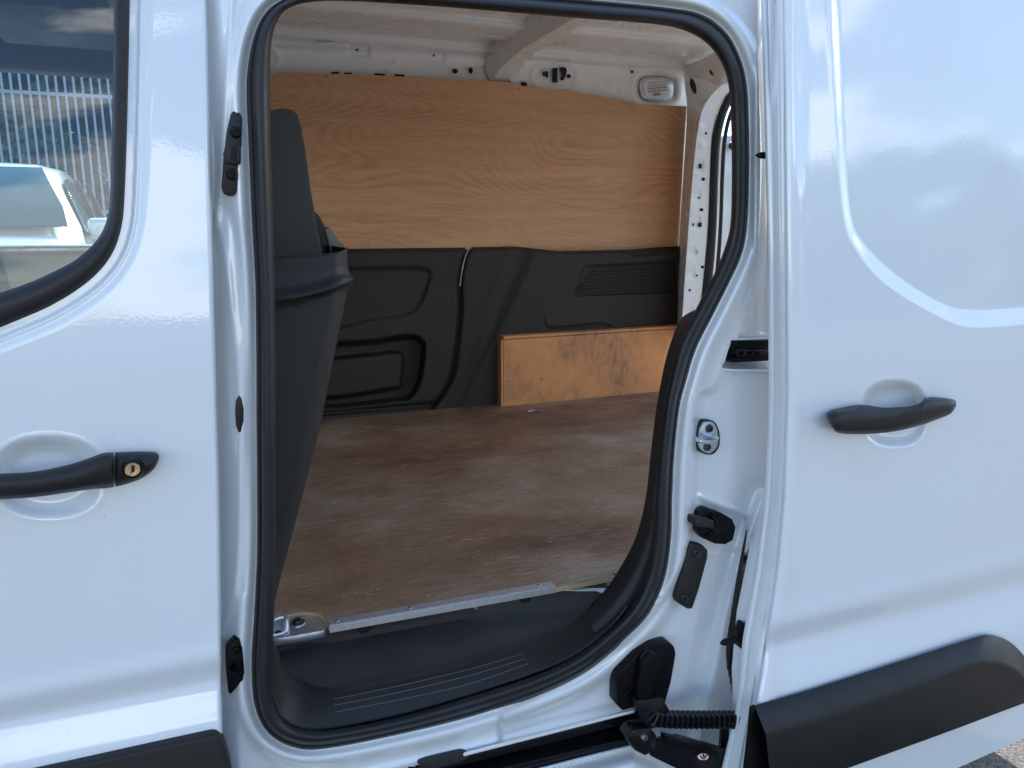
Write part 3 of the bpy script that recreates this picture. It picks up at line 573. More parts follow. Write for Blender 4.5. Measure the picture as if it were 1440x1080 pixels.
for (a, b) in ((988, 205), (985, 180)): Y = Y - .006 * gau(np.hypot(U - a, V - b), 5)
pxgrid('rear_pillar_reveal', U, V, Y, M['paint_in'], van)
for q in ([(983, 230), (987, 230), (987, 237), (983, 237)], [(984, 293), (989, 293), (989, 297), (984, 297)], [(982, 313), (987, 313), (987, 319), (982, 319)], [(974, 314), (976, 314), (976, 318), (974, 318)], circ(993, 187.5, 1.6, 2), circ(989, 252, 2.6, 2.6), circ(983, 278, 1.4, 1.6), circ(988, 375.5, 2.2, 2.4), circ(980, 387.5, 1.4, 1.6), circ(970, 408, 1.8, 1.8), circ(977, 440, 1.3, 1.5)): hole(q, YS - .0015, t=.001)
lathe('screw', [(0, .004), (.004, .003), (.007, 0)], P(981, 354, YS), M['zinc'], van, 12)
rs = crom([(1046, 122), (1030, 140), (1019, 165), (1012, 200), (1009, 250), (1007, 310), (1003, 370), (995, 440), (990, 480)], 5)
tube('rear_door_seal', [P(a - 5, b, YS - .0) for a, b in rs], .017, M['rubber'], van, 10)
tube('rear_door_seal', [P(a + 6.5, b + 1, YS + .02) for a, b in rs], .008, M['rubber'], van, 10)
rdo = box('rear_door', (2.02, 1.60, .45), (2.80, 1.66, 1.70), M['paint'], van, .02, 3)
lathe('rubber_stop', [(0, .02), (.012, .018), (.016, 0)], P(1029, 205, 1.58), M['rubber'], rdo, 14)
box('rear_sill', (1.86, .05, .40), (1.98, YI, ZF - .01), M['paint'], van, .01)
# ---- front bulkhead tub, seat back
vv = np.concatenate([np.linspace(348, 420, 50), np.linspace(422, 860, 70)]); ss = np.linspace(0, 1, 60)
ur_ = np.interp(vv, [348, 375, 386, 392, 399, 405, 411, 441, 600, 640, 740, 830, 860], [488, 489, 492, 496.5, 496.5, 492, 488, 482, 450, 440, 414, 390, 384])
U = 366 + (ur_[:, None] - 366) * ss; V = np.repeat(vv[:, None], 60, 1)
vtop = np.interp(U, [366, 430, 475, 489, 500], [362, 360, 356, 349, 348]); V = np.maximum(V, vtop)
rim = np.interp(U, [380, 420, 450, 475, 497], [424, 418, 411, 403, 393])
ub = np.interp(V, [348, 420, 580, 860], [468, 462, 424, 366]); span = np.maximum(ur_[:, None] - ub, 4)
q = np.clip((U - ub) / span, 0, 1); Y = .13 + .085 * (1 - np.sqrt(np.clip(1 - q * q * .98, 0, 1)))
Y -= .017 * np.where(V < rim, np.exp(-((V - rim) / 13) ** 2), np.exp(-((V - rim) / 4) ** 2))
Y += .010 * sm((V - rim) / 6.)
tb = pxgrid('bulkhead_tub', U, V, Y, M['tub'], van)
# sides of the tub running across the van
e3 = PV(ur_, np.maximum(vv, 349), 1, .215)
far = e3.copy(); far[:, 1] = 1.58; grid('bulkhead_panel', np.array([e3, e3 * .5 + far * .5, far]).transpose(1, 0, 2), M['tub'], van)
tube('tub_rim', [P(a, b, .13 + .08 * max(0, (a - 462) / 28) ** 2) for a, b in crom([(370, 362), (430, 360), (475, 356), (488, 349)], 5)], .0016, M['tub'], van, 6)
sb = [(366, 175), (372, 162), (383, 154), (398, 151.5), (411, 153), (419, 160), (424, 176), (430, 210), (437, 262), (445, 310), (455, 362), (456, 390), (366, 390)]
plate('seat_backrest', sb, .19, .42, M['seat'], van, .02, 3)
plate('seat_bolster', [(436, 292), (449, 301), (458, 318), (470, 330), (488, 350), (489, 372), (440, 375)], .42, .12, M['seat'], van, .01, 2)
M['green'] = mat('green_grey_bracket', (.09, .11, .08), .4)
plate('seat_bracket', [(456, 324), (462, 318), (480, 343), (484, 356), (466, 356)], .36, .012, M['green'], van, .002)
# ---- fittings on the pillars
def fitting(name, px, y, t, m=None, bev=.002, k=0): return plate(name, px, y, t, m or M['black'], van, bev, 2, k)
hp = fitting('upper_contact_plate', [(325, 158), (330, 155), (337, 157), (341, 166), (340, 190), (340, 205), (338, 212), (338, 226), (336, 240), (334, 268), (330, 274), (323, 276), (315, 272), (312, 262), (314, 240), (315, 215), (317, 205), (319, 185)], -.006, .02, M['clad'], .003)
plate('plate_body', [(318, 203), (322, 201), (339, 204), (339, 230), (335, 232), (316, 229), (314, 217)], -.012, .01, M['clad'], hp, .003)
plate('plate_socket', [(325, 206), (334, 207), (333, 226), (324, 225)], -.0128, .001, M['dark'], hp, 0)
plate('plate_collar', [(334, 205), (338, 206), (337.5, 229), (333, 228)], -.017, .006, M['clad'], hp, .0015)
screw(P(332, 186, -.008), hp, .007); screw(P(326, 245, -.008), hp, .007)
fitting('rubber_buffer', [(336, 556), (340, 560), (343, 575), (343, 592), (339, 608), (336, 609), (332, 600), (331, 580), (332, 565)], -.004, .02, M['rubber'], .003)
lp = fitting('lower_contact_plate', [(331, 900), (337, 899), (341, 912), (344, 948), (337, 962), (325, 977), (321, 975), (318, 945), (317, 915), (321, 910)], -.008, .02, M['black'], .002)
for a, b, r in ((333, 914, .006), (336, 954, .006)): screw(P(a, b, -.008), lp, r)
lathe('socket', [(0, -.002), (.007, -.002), (.0085, .001), (.010, -.001)], P(332, 938, -.010), M['black'], lp, 18)
st = fitting('striker_plate', [(987, 596), (991, 591), (1003, 592), (1009, 598), (1013, 612), (1012, 628), (1005, 638), (997, 640), (986, 636), (982, 628), (982, 606)], .014, .012, M['rubber'], .002, 3)
plate('striker_base', [(989, 598), (992, 594), (1002, 594), (1007, 600), (1010, 612), (1009, 627), (1003, 635), (997, 638), (988, 634), (984, 626), (985, 606)], .009, .006, M['zinc'], st, .001, 2, 3)
for a, b in ((997.5, 602.5), (994.5, 628.5)): lathe('bolt', [(0, .002), (.002, .002), (.0025, .004), (.006, .0035), (.0075, 0)], P(a, b, .008), M['darksteel'], st, 18)
tube('striker_loop', [P(979.5, 617, -.004), P(984, 620, -.02), P(995, 622, -.016), P(1002, 620, .002), P(1008, 618, .01)], .0034, M['zinc'], st, 8, k=4)
tube('striker_loop', [P(986, 611, .008), P(990, 610, .0), P(1000, 614, -.004), P(1009, 616, .008)], .003, M['zinc'], st, 8, k=4)
gb = fitting('guide_bracket', [(980, 728), (983, 720), (995, 715), (1016, 722), (1030, 730), (1035, 742), (1031, 760), (1020, 766), (1006, 765), (988, 757), (980, 745)], .004, .02, M['black'], .002)
px_bar('bracket_arm', (978, 729), (1006, 733), 12, 12, -.024, .006, M['clad'], gb, .004)
plate('bracket_catch', [(1006, 730), (1013, 734), (1016, 750), (1008, 752), (1002, 747), (1006, 742)], -.02, .03, M['black'], gb, .003)
screw(P(1002, 724, .002), gb, .005); screw(P(996, 753, .002), gb, .005)
cp = fitting('cover_plate', [(970, 766), (974, 764), (990, 768), (996, 774), (995, 786), (983, 830), (974, 856), (968, 857), (956, 850), (951, 842), (953, 828)], .002, .02, M['clad'], .0025)
for a, b in ((979, 777), (962, 841)): lathe('screw', [(0, -.0005), (.002, -.0005), (.003, .002), (.0055, .0015), (.0065, -.0005), (.009, -.001), (.010, .0005)], P(a, b, .0015), M['darksteel'], cp, 18)
rc = fitting('roller_cover', [(918, 909), (944, 905), (949, 910), (951, 920), (944, 960), (934, 996), (905, 992), (876, 1000), (868, 992), (868, 958), (870, 948), (896, 920)], .0, .03, M['black'], .003)
plate('cover_bulge', [(905, 930), (916, 917), (931, 924), (926, 948), (920, 970), (915, 992), (896, 992), (900, 960)], -.02, .018, M['black'], rc, .006)
screw(P(882, 975, -.002), rc, .008)
plate('chain_anchor', [(893, 986), (932, 982), (944, 1002), (940, 1020), (915, 1026), (900, 1012)], -.028, .02, M['grease'], rc, .003)
box('chain_post', tuple(P(1012, 1075, -.02)), tuple(P(1024, 1000, -.012)), M['grease'], van, .002)
# cable chain: row of links
CN = 20; cpath = resample(crom([(908, 990), (916, 1006), (936, 1011), (970, 1012), (1000, 1012), (1036, 1012)], 6), CN)
ch = tube('cable_chain', [P(a, b, -.015 - .05 * i / (CN - 1)) for i, (a, b) in enumerate(cpath)], .0065, M['grease'], van, 8)
lk = None
for i, (a, b) in enumerate(cpath):
    c = P(a, b, -.015 - .05 * i / (CN - 1)); t_ = cpath[min(i + 1, CN - 1)] - cpath[max(i - 1, 0)]; an = math.atan2(-t_[1], t_[0])
    if lk is None:
        bm = bmesh.new()
        for s in (-1, 1):
            r = bmesh.ops.create_cube(bm, size=1)['verts']
            for w in r: w.co = Vector((w.co.x * .0082, w.co.y * .018, w.co.z * .006 + s * .0105))
        for s in (-1, 1):
            r = bmesh.ops.create_cube(bm, size=1)['verts']
            for w in r: w.co = Vector((w.co.x * .006, w.co.y * .004 + s * .009, w.co.z * .024))
        lk = finish(bm, 'chain_link', M['grease'], ch, .0008, 1); o = lk
    else: o = lk.copy(); COL.objects.link(o); o.parent = ch
    o.matrix_basis = Matrix.Translation(c) @ Matrix.Rotation(-an, 4, 'Y')
# lower roller arm
ra = slab('roller_arm', [P(910, 1046, -.03), P(936, 1040, -.03), P(955, 1036, -.035), P(1000, 1048, -.05), P(1050, 1066, -.06), P(1060, 1120, -.06), P(985, 1098, -.05), P(915, 1064, -.03)], (0, .012, 0), M['grease'], van, .003)
plate('arm_hinge', [(880, 1038), (893, 1026), (915, 1024), (925, 1036), (922, 1054), (908, 1064), (893, 1056)], -.03, .03, M['grease'], ra, .004)
lathe('hinge_pin', [(0, .004), (.005, .004), (.007, .001), (.007, -.01)], P(906, 1037, -.031), M['steel'], ra, 16)
px_bar('arm_flange', (938, 1038), (1040, 1064), 9, 10, -.052, -.03, M['black'], ra, .002)
M['white_mark'] = mat('white_sticker', (.8, .8, .8), .4); M['red_mark'] = mat('red_sticker', (.6, .04, .02), .4)
def on(o_, a, b, y): return P(a, b, y)
wm = plate('warning_sticker', circ(989, 1064.5, 7.5, 4.5, 18), -.0635, .0012, M['white_mark'], ra, 0)
plate('sticker_mark', [(983, 1060.5), (987, 1063), (989, 1066), (992, 1062), (996, 1061), (993, 1066), (990, 1068.6), (986, 1067)], -.0641, .0004, M['red_mark'], ra, 0)
plate('sticker_line', [(988, 1060), (990, 1060), (991, 1065), (989, 1065)], -.0646, .0003, M['black'], ra, 0)
# ---- front door
def ygeneral(U, V, base, kind):
    Y = base + .055 * np.clip((520 - V) / 560., 0, 1.3) ** 1.6
    return Y
v = np.arange(-80, 1170, 3.0); s = np.linspace(0, 1, 180); edge = np.interp(v, [-80, 0, 250, 400, 700, 1000, 1170], [288, 290.5, 296, 300, 308, 312, 316])
U = -170 + (edge[:, None] + 170) * s ** .9; V = np.repeat(v[:, None], 180, 1)
win_o = crom([(183, -120), (182, 0), (179, 150), (175, 270), (170, 320), (155, 360), (125, 394), (80, 424), (30, 447), (-60, 482), (-200, 530)], 6)
win_i = crom([(160, -120), (160, 0), (158, 150), (155, 270), (151, 305), (138, 335), (108, 364), (65, 387), (20, 405), (-60, 430), (-200, 470)], 6)
wpoly = [tuple(x) for x in (win_o * .6 + win_i * .4)] + [(-400, 530), (-400, -140)]; wpo = [tuple(x) for x in win_o] + [(-400, 530), (-400, -140)]
Y = ygeneral(U, V, -.036, 0); dw = sdf(U, V, wpo)
Y += .007 * (1 - sm((dw - 12) / 5.)) + .003 * gau(dw - 22, 6)
e_ = (edge[:, None] - U); Y += .010 * (1 - np.sqrt(np.clip(1 - (1 - np.clip(e_ / 5., 0, 1)) ** 2, 0, 1)))
def crease(U, V, vc, Y):
    d_ = V - vc; Y += .009 * sm(d_ / 34.) - .020 * sm((d_ - 22) / 90.) - .002 * gau(d_ + 6, 14); return Y
Y = crease(U, V, 985 - .195 * U, Y)
dd = np.abs((U - 68) / 82.) ** 2.3 + np.abs((V - 671) / 59.) ** 2.3
Y += .020 * (1 - sm((dd - .25) / .75)) - .0008 * gau((dd - 1.06), .12)
fd = pxgrid('front_door', U, V, Y, M['paint'], van, ~inside(U, V, wpoly))
pe = PV(edge, v, 1, 0.); kk = (-.026 + .055 * np.clip((520 - v) / 560., 0, 1.3) ** 1.6 + DIST) / DIST; pe = CC + (pe - CC) * kk[:, None]; pb = pe + np.array((0, .035, 0)); pb[:, 0] -= .002
grid('door_return', np.array([pe, pb]), M['paint'], fd)
rows = []
for t, y in ((-.1, .006), (0, -.001), (.1, -.005), (.28, -.009), (.5, -.011), (.72, -.010), (.88, -.006), (.95, -.001), (1, .008), (1, .02)):
    q = win_o * (1 - t) + win_i * t; rows.append(np.array([P(a, b, -.036 + y + .055 * max(0, min(1.3, (520 - b) / 560)) ** 1.6 + .006) for a, b in q]))
grid('window_seal', np.array(rows), M['rubber'], fd)
uu = np.linspace(-330, 165, 30); v2 = np.linspace(-120, 500, 40); U2, V2 = np.meshgrid(uu, v2)
Y2 = -.018 + .055 * np.clip((520 - V2) / 560., 0, 1.3) ** 1.6
pxgrid('window_glass', U2, V2, Y2, M['glass'], fd, inside(U2, V2, [tuple(x) for x in win_o] + [(-400, 530), (-400, -140)]))
def handle(name, secs, base, prot, m, parent, endk=(1, 1)):
    """secs: (u, v top, v ridge, v bottom); a grab handle bowed out from the door"""
    S_ = crom(secs, 5); n_ = len(S_); rows = []
    for i, (a, vt, vr, vb) in enumerate(S_):
        f = i / (n_ - 1); b = math.sin(math.pi * min(1, max(0, f * .90 + .05))) ** .42; p = prot * b
        yb = min(base - p + .020, base + .002)
        rows.append([P(a, vt + (vb - vt) * .1, yb + .006), P(a, vt, yb - .004), P(a, vt + .4 * (vr - vt), base - p - .002), P(a, vr, base - p - .008), P(a, vr + .35 * (vb - vr), base - p - .010), P(a, vr + .8 * (vb - vr), base - p - .005), P(a, vb, yb - .006), P(a, vb - (vb - vt) * .1, yb + .006)])
    G = np.array([[list(q) for q in r] for r in rows]); o = grid(name, G, m, parent, closed=True)
    bm = bmesh.new(); bm.from_mesh(o.data); bmesh.ops.holes_fill(bm, edges=[e for e in bm.edges if e.is_boundary]); bmesh.ops.recalc_face_normals(bm, faces=bm.faces); bm.to_mesh(o.data); bm.free(); o.data.set_sharp_from_angle(angle=R_(50)); return o
handle('door_handle', [(-60, 668, 680, 705), (0, 666, 676, 702.5), (50, 663, 672, 699), (100, 652.5, 664, 692), (130, 642.5, 655, 688), (145, 637, 650, 687), (160, 636, 648, 685)], -.045, .028, M['clad'], fd)
handle('lock_cover', [(162, 636, 648, 684.5), (180, 635.5, 648, 680), (200, 635, 647, 672), (214, 635.5, 646, 662), (220, 637, 644, 654), (223.5, 640, 642, 645)], -.045, .014, M['clad'], fd)
lc = lathe('lock_cylinder', [(0, .000), (.003, .001), (.0078, .001), (.0085, .0018), (.0092, .001), (.0094, -.01)], P(186.5, 660, -.072), M['brass'], fd, 28)
lathe('lock_bezel', [(.0092, -.001), (.0100, .0016), (.0112, .0012), (.0125, -.002), (.0126, -.01)], P(186.5, 660, -.072), M['black'], fd, 28)
plate('key_slot', [(184.8, 655), (188.8, 655), (188.8, 665), (184.8, 665)], -.0745, .0015, M['dark'], fd, 0)
plate('key_slot_plate', [(182.5, 652.5), (185.5, 652), (185.5, 667), (182.5, 667)], -.0742, .001, M['steel'], fd, 0)
cl = [(-160, 1135), (100, 1079), (240, 1048), (300, 1035), (308, 1037), (316, 1050), (324, 1075), (330, 1110), (330, 1200), (-160, 1300)]
plate('door_cladding', cl, -.062, .03, M['clad'], fd, .006, 3)
# ---- sliding door
v = np.arange(-80, 1170, 3.0)
edge = np.interp(v, [-80, 0, 100, 300, 560, 700, 800, 900, 950, 1000, 1080, 1170], [1098, 1100, 1101.5, 1103.5, 1105, 1100, 1091, 1076, 1068, 1060, 1046, 1030])
uu = np.concatenate([np.linspace(0, 14, 12), np.linspace(16, 560, 220)]); U = edge[:, None] + uu[None]; V = np.repeat(v[:, None], len(uu), 1)
bott = np.interp(U, [1040, 1340, 1440, 1700], [1210, 1083, 1038, 925]); kp = V < bott + 3.5; V = np.minimum(V, bott)
BD = -.10; Y = ygeneral(U, V, BD, 1)
e_ = U - edge[:, None]; Y += .010 * (1 - np.sqrt(np.clip(1 - (1 - np.clip(e_ / 9., 0, 1)) ** 2, 0, 1)))
Y -= .004 * gau(e_ - 14, 12)
oL = crom([(1164, -100), (1167, 0), (1173, 100), (1178.5, 200), (1187, 300), (1202, 347), (1244, 398), (1318, 444), (1364, 461.5), (1440, 458), (1540, 452), (1800, 440)], 5)
iL = crom([(1176, -100), (1179, 0), (1182.5, 100), (1187, 200), (1195, 300), (1213, 342), (1262, 388), (1322, 425), (1364, 434), (1440, 430), (1540, 425), (1800, 412)], 5)
po = [tuple(x) for x in oL] + [(1800, -140), (1164, -140)]; pi_ = [tuple(x) for x in iL] + [(1800, -140), (1176, -140)]
do, di = -sdf(U, V, po), -sdf(U, V, pi_); rr = np.where(di > 0, 1, np.where(do < 0, 0, do / (do - di + 1e-6)))
Y += .008 * np.clip(rr, 0, 1) - .0004 * gau(do + 2, 4)
Y = crease(U, V, 885 - .25 * (U - 1060), Y)
dd = np.abs((U - 1258) / 47.) ** 2.6 + np.abs((V - 582) / 48.) ** 2.6
Y += .022 * (1 - sm((dd - .2) / .8)) - .0007 * gau((dd - 1.08), .14)
sd = pxgrid('sliding_door', U, V, Y, M['paint'], van, kp)
# leading edge return, slightly stepped
eb = np.interp(v, [-80, 0, 200, 400, 560, 650, 700, 800, 900, 950, 1000, 1080, 1170], [1068, 1070, 1076, 1080, 1081, 1078, 1075, 1062, 1044, 1040, 1034, 1015, 1000])
rows = []
yt = .055 * np.clip((520 - v) / 560., 0, 1.3) ** 1.6
for t, dy in ((0, .010), (.1, .013), (.22, .015), (.25, .0125), (.30, .015), (.62, .022), (.66, .026), (.72, .024), (1, .035), (1.0, .05)):
    uq = edge * (1 - t) + eb * t; k = (BD + yt + dy + DIST) / DIST; rows.append(CC + (PV(uq, v, 1, 0.) - CC) * k[:, None])
grid('door_leading_edge', np.array(rows), M['paint'], sd)
# inner face of the door seen in the gap behind it
inn = np.interp(v, [-80, 650, 780, 860, 940, 1000, 1060, 1170], [1084, 1084, 1052, 1036, 1029, 1031, 1036, 1040])
ri = [CC + (PV(np.minimum(inn + 60, eb + 10), v, 1, 0.) - CC) * ((-.05 + DIST) / DIST), CC + (PV(inn + 8, v, 1, 0.) - CC) * ((-.035 + DIST) / DIST), CC + (PV(inn, v, 1, 0.) - CC) * ((-.025 + DIST) / DIST), CC + (PV(inn + 2, v, 1, 0.) - CC) * ((.0 + DIST) / DIST)]
grid('door_inner_panel', np.array(ri), M['paint'], sd)
ie = crom([(1050, 745), (1041, 800), (1032, 860), (1024, 910), (1024, 940), (1030, 960)], 5)
tube('gap_shade', [P(a, b, -.006) for a, b in ie], [.001 + .004 * math.sin(math.pi * min(1, i / 20)) for i in range(len(ie))], M['rubber'], sd, 8)  # black tapered tube paints the shade in the gap between pillar and door
def pin(a, b, y, length, parent, r=.0055):
    c = P(a, b, y); tip = Vector((-1, 0, 0)); n_ = 9
    prf = [(0, .0005), (.35, .0035), (.62, r * .9), (.8, r), (1.0, r)]
    return tube('guide_pin', [c + Vector((x * .014, 0, 0)) if i < 4 else c + Vector((length, .0, 0)) for i, (x, r_) in enumerate([(0, 0), (.35, 0), (.8, 0), (1.3, 0), (1, 0)])], [.0005, r * .6, r * .95, r, r], M['black'], parent, 12)
pin(1062, 218, -.03, .06, sd); pin(1012, 905, -.05, .035, sd, .0065)
plate('pin_base', [(1042, 893), (1046, 878), (1052, 878), (1050, 915), (1042, 913)], -.05, .02, M['black'], sd, .003)
handle('door_handle', [(1163, 580, 584, 588), (1170, 576.5, 589, 601), (1180, 574, 588.5, 609), (1210, 569, 586, 610.5), (1240, 573, 583, 609), (1262, 572.5, 580, 606), (1280, 571, 577.5, 602), (1296, 565.5, 573, 597.5), (1300, 560, 571, 596.5), (1315, 558.5, 568, 591), (1335, 560.5, 566, 583), (1341, 562, 566, 577), (1344.5, 564, 567, 571)], BD - .006, .034, M['clad'], sd)
clp = crom([(1061, 992), (1110, 978), (1160, 963), (1280, 925), (1372, 896), (1392, 893), (1412, 898), (1430, 911), (1448, 934), (1462, 970)], 4)
clr = [tuple(q) for q in clp] + [(1456, 962), (1446, 986), (1436, 990), (1320, 1033), (1185, 1082), (1080, 1122), (1036, 1140), (1043, 1080), (1050, 1020)]
BC = BD - .014
def clad():
    """moulding with a sloped top face and an upright face"""
    T = resample(clp, 90); fa = np.linspace(0, 1, 90)
    rows = []
    # upper edge on the door, shoulder, bottom edge
    sh = crom([(1077, 1033), (1150, 1012), (1290, 965), (1370, 935), (1402, 933), (1432, 944), (1452, 972)], 4); sh = resample(sh, 90)
    bt = resample(crom([(1086, 1120), (1185, 1083), (1320, 1034), (1400, 1004), (1440, 989), (1462, 980)], 4), 90)
    for t, y in ((0, .005), (0, -.003), (.02, -.005), (.5, -.022), (.85, -.034), (1, -.037)): rows.append([P(*(T[i] * (1 - t) + sh[i] * t), BC + y) for i in range(90)])
    for t, y in ((.05, -.038), (.5, -.032), (.97, -.026), (1, -.024), (1, .0)): rows.append([P(*(sh[i] * (1 - t) + bt[i] * t), BC + y) for i in range(90)])
    return grid('door_cladding', np.array([[list(p) for p in r] for r in rows]), M['clad'], sd)
clad()
plate('cladding_end', [(1056, 995), (1063, 992), (1072, 1003), (1080, 1035), (1087, 1080), (1094, 1130), (1036, 1140), (1047, 1080), (1053, 1030)], BD - .022, .006, M['black'], sd, .003)
# ---- cab seen through the window
cabx = -1.6
box('cab_roof_lining', (cabx, .12, 1.87), (.02, 1.62, 1.90), M['headliner'], van, .02, 2)
box('overhead_shelf', (-1.0, .45, 1.78), (-.42, 1.40, 1.85), M['headliner'], van, .04, 4)
box('sun_visor', (-.40, .95, 1.80), (-.12, 1.40, 1.84), M['tub'], van, .02, 3)
box('far_roof_rail', (cabx, 1.55, 1.77), (.05, 1.68, 1.89), M['tub'], van, .03, 3)
zs = P(60, 352, 1.62).z
fdr = box('far_front_door', (cabx, 1.60, .3), (-.02, 1.72, zs), M['beige'], van, .02, 2)
box('far_window_sill', (cabx, 1.56, zs - .012), (-.02, 1.66, zs + .016), M['steel'], fdr, .01, 3)
box('far_door_pillar', (.0, 1.60, .6), (.16, 1.72, 1.88), M['tub'], van, .01)
wc = P(-30, 430, .45); tube('steering_wheel', [wc + Vector((.0 + .05 * math.sin(a) * -.3, .19 * math.cos(a), .19 * math.sin(a))) for a in np.linspace(0, 2 * math.pi, 33)[:-1]], .014, M['tub'], van, 10, closed=True)
# ---- outer shell, wheels (outside the frame, for shade and for other views)
sec = [(.0 + .04, 1.70), (.10, 1.80), (.30, 2.0), (.6, 2.03), (1.2, 2.03), (1.72, 2.03), (1.87, 1.88), (1.90, 1.3), (1.90, .9), (1.90, .35)]
sc_ = crom(sec, 5); xs = np.linspace(-1.35, 2.0, 14); G = np.zeros((len(sc_), 14, 3))
for i, (a, b) in enumerate(sc_): G[i, :, 0] = xs; G[i, :, 1] = a; G[i, :, 2] = b
ci = (G[:-1, :-1, 0] < -.12) & (G[:-1, :-1, 0] > -1.3) & (G[:-1, :-1, 1] > 1.70) & (G[:-1, :-1, 2] < 1.90) & (G[:-1, :-1, 2] > zs - .02)
grid('roof_skin', G, M['paint'], van, ~ci)
pw = [( -1.35, 1.98), (-1.35, 1.98)]
grid('windscreen', np.array([[(-1.35, y_, 1.95) for y_ in (.2, .9, 1.65)], [(-1.95, y_, 1.25) for y_ in (.1, .9, 1.75)]], float), M['glass'], van)
bn = crom([(-1.95, 1.25), (-2.4, 1.12), (-2.65, .95), (-2.72, .6), (-2.65, .3)], 5)
grid('bonnet', np.array([[(a, y_, b - .06 * ((y_ - .93) / .85) ** 4) for y_ in np.linspace(.02, 1.83, 14)] for a, b in bn]), M['paint'], van)
box('underbody', (-2.5, .08, .25), (1.95, 1.78, .40), M['black'], van, .02)
G = np.array([[(x, -.02 - .02 * math.sin(k * .6), z) for x in np.linspace(-2.5, -.36, 10)] for k, z in enumerate((.3, .6, .9, 1.1))])
grid('front_wing', G, M['paint'], van)
def wheel(x, y, m_t=None):
    t = lathe('wheel', [(.0, .02), (.10, .02), (.20, .06), (.205, .10), (.24, .105), (.31, .09), (.325, .06), (.325, -.06), (.31, -.09), (0, -.09)], (x, y, .325), M['rubber'], van, 40)
    lathe('rim', [(0, .105), (.05, .105), (.07, .075), (.17, .085), (.20, .11), (.203, .10), (.203, .0)], (x, y, .325), M['steel'], t, 40); return t
wheel(-1.9, .06); wheel(1.05, .16)

# ================================================================== floor debris: wood chips and crumbs
bm = bmesh.new()
for (a, b) in [(484, 838), (520, 836), (516, 834), (600, 836), (603, 838), (468, 822), (531, 829), (598, 745), (692, 780), (664, 813), (722, 808), (600, 597), (700, 640), (645, 590), (915, 595), (560, 760), (640, 700), (820, 640), (760, 740), (830, 770), (700, 815), (505, 800), (455, 760), (500, 833)] + [(random.uniform(430, 880), random.uniform(600, 810)) for _ in range(40)]:
    c = PZ(a, b, ZF + .0012); l = random.uniform(.0012, .0045); w = random.uniform(.0005, .0014); an = random.uniform(0, 3.14)
    r = bmesh.ops.create_cube(bm, size=1)['verts']; mt = Matrix.Translation(c) @ Matrix.Rotation(an, 4, 'Z') @ Matrix.Diagonal((l, w, .0008, 1)); bmesh.ops.transform(bm, matrix=mt, verts=r)
M['chip'] = mat('pale_wood_chip', (.60, .45, .27), .8); tag(finish(bm, 'wood_chips', M['chip'], None), 'pale crumbs and splinters of wood scattered on the plywood floor', 'debris', None, 'stuff')

for (a, b, k_) in ((705, 618, 0), (512, 600, 1), (650, 590, 2), (607, 744, 3), (875, 765, 1), (800, 700, 2)):       # curled fibres lying on the boards
    rg = random.Random(k_ + a); q0 = PZ(a, b, ZF + .0016); an = rg.uniform(0, 6); pts = [q0]
    for _ in range(6): an += rg.uniform(-.8, .8); pts.append(pts[-1] + Vector((math.cos(an), math.sin(an), 0)) * .006)
    tag(tube('wood_fibre', pts, .00045, M['chip'], None, 5, k=3), 'pale curled splinter on the load floor, ' + {705: 'in front of the steel lashing cup', 512: 'beside the grey tub panel near the far wall', 650: 'near the seam of the black side trims', 607: 'in the middle of the floor', 875: 'close to the dark pillar trim at front right', 800: 'right of the middle of the floor'}[a], 'splinter', 'curled splinters on the load floor')

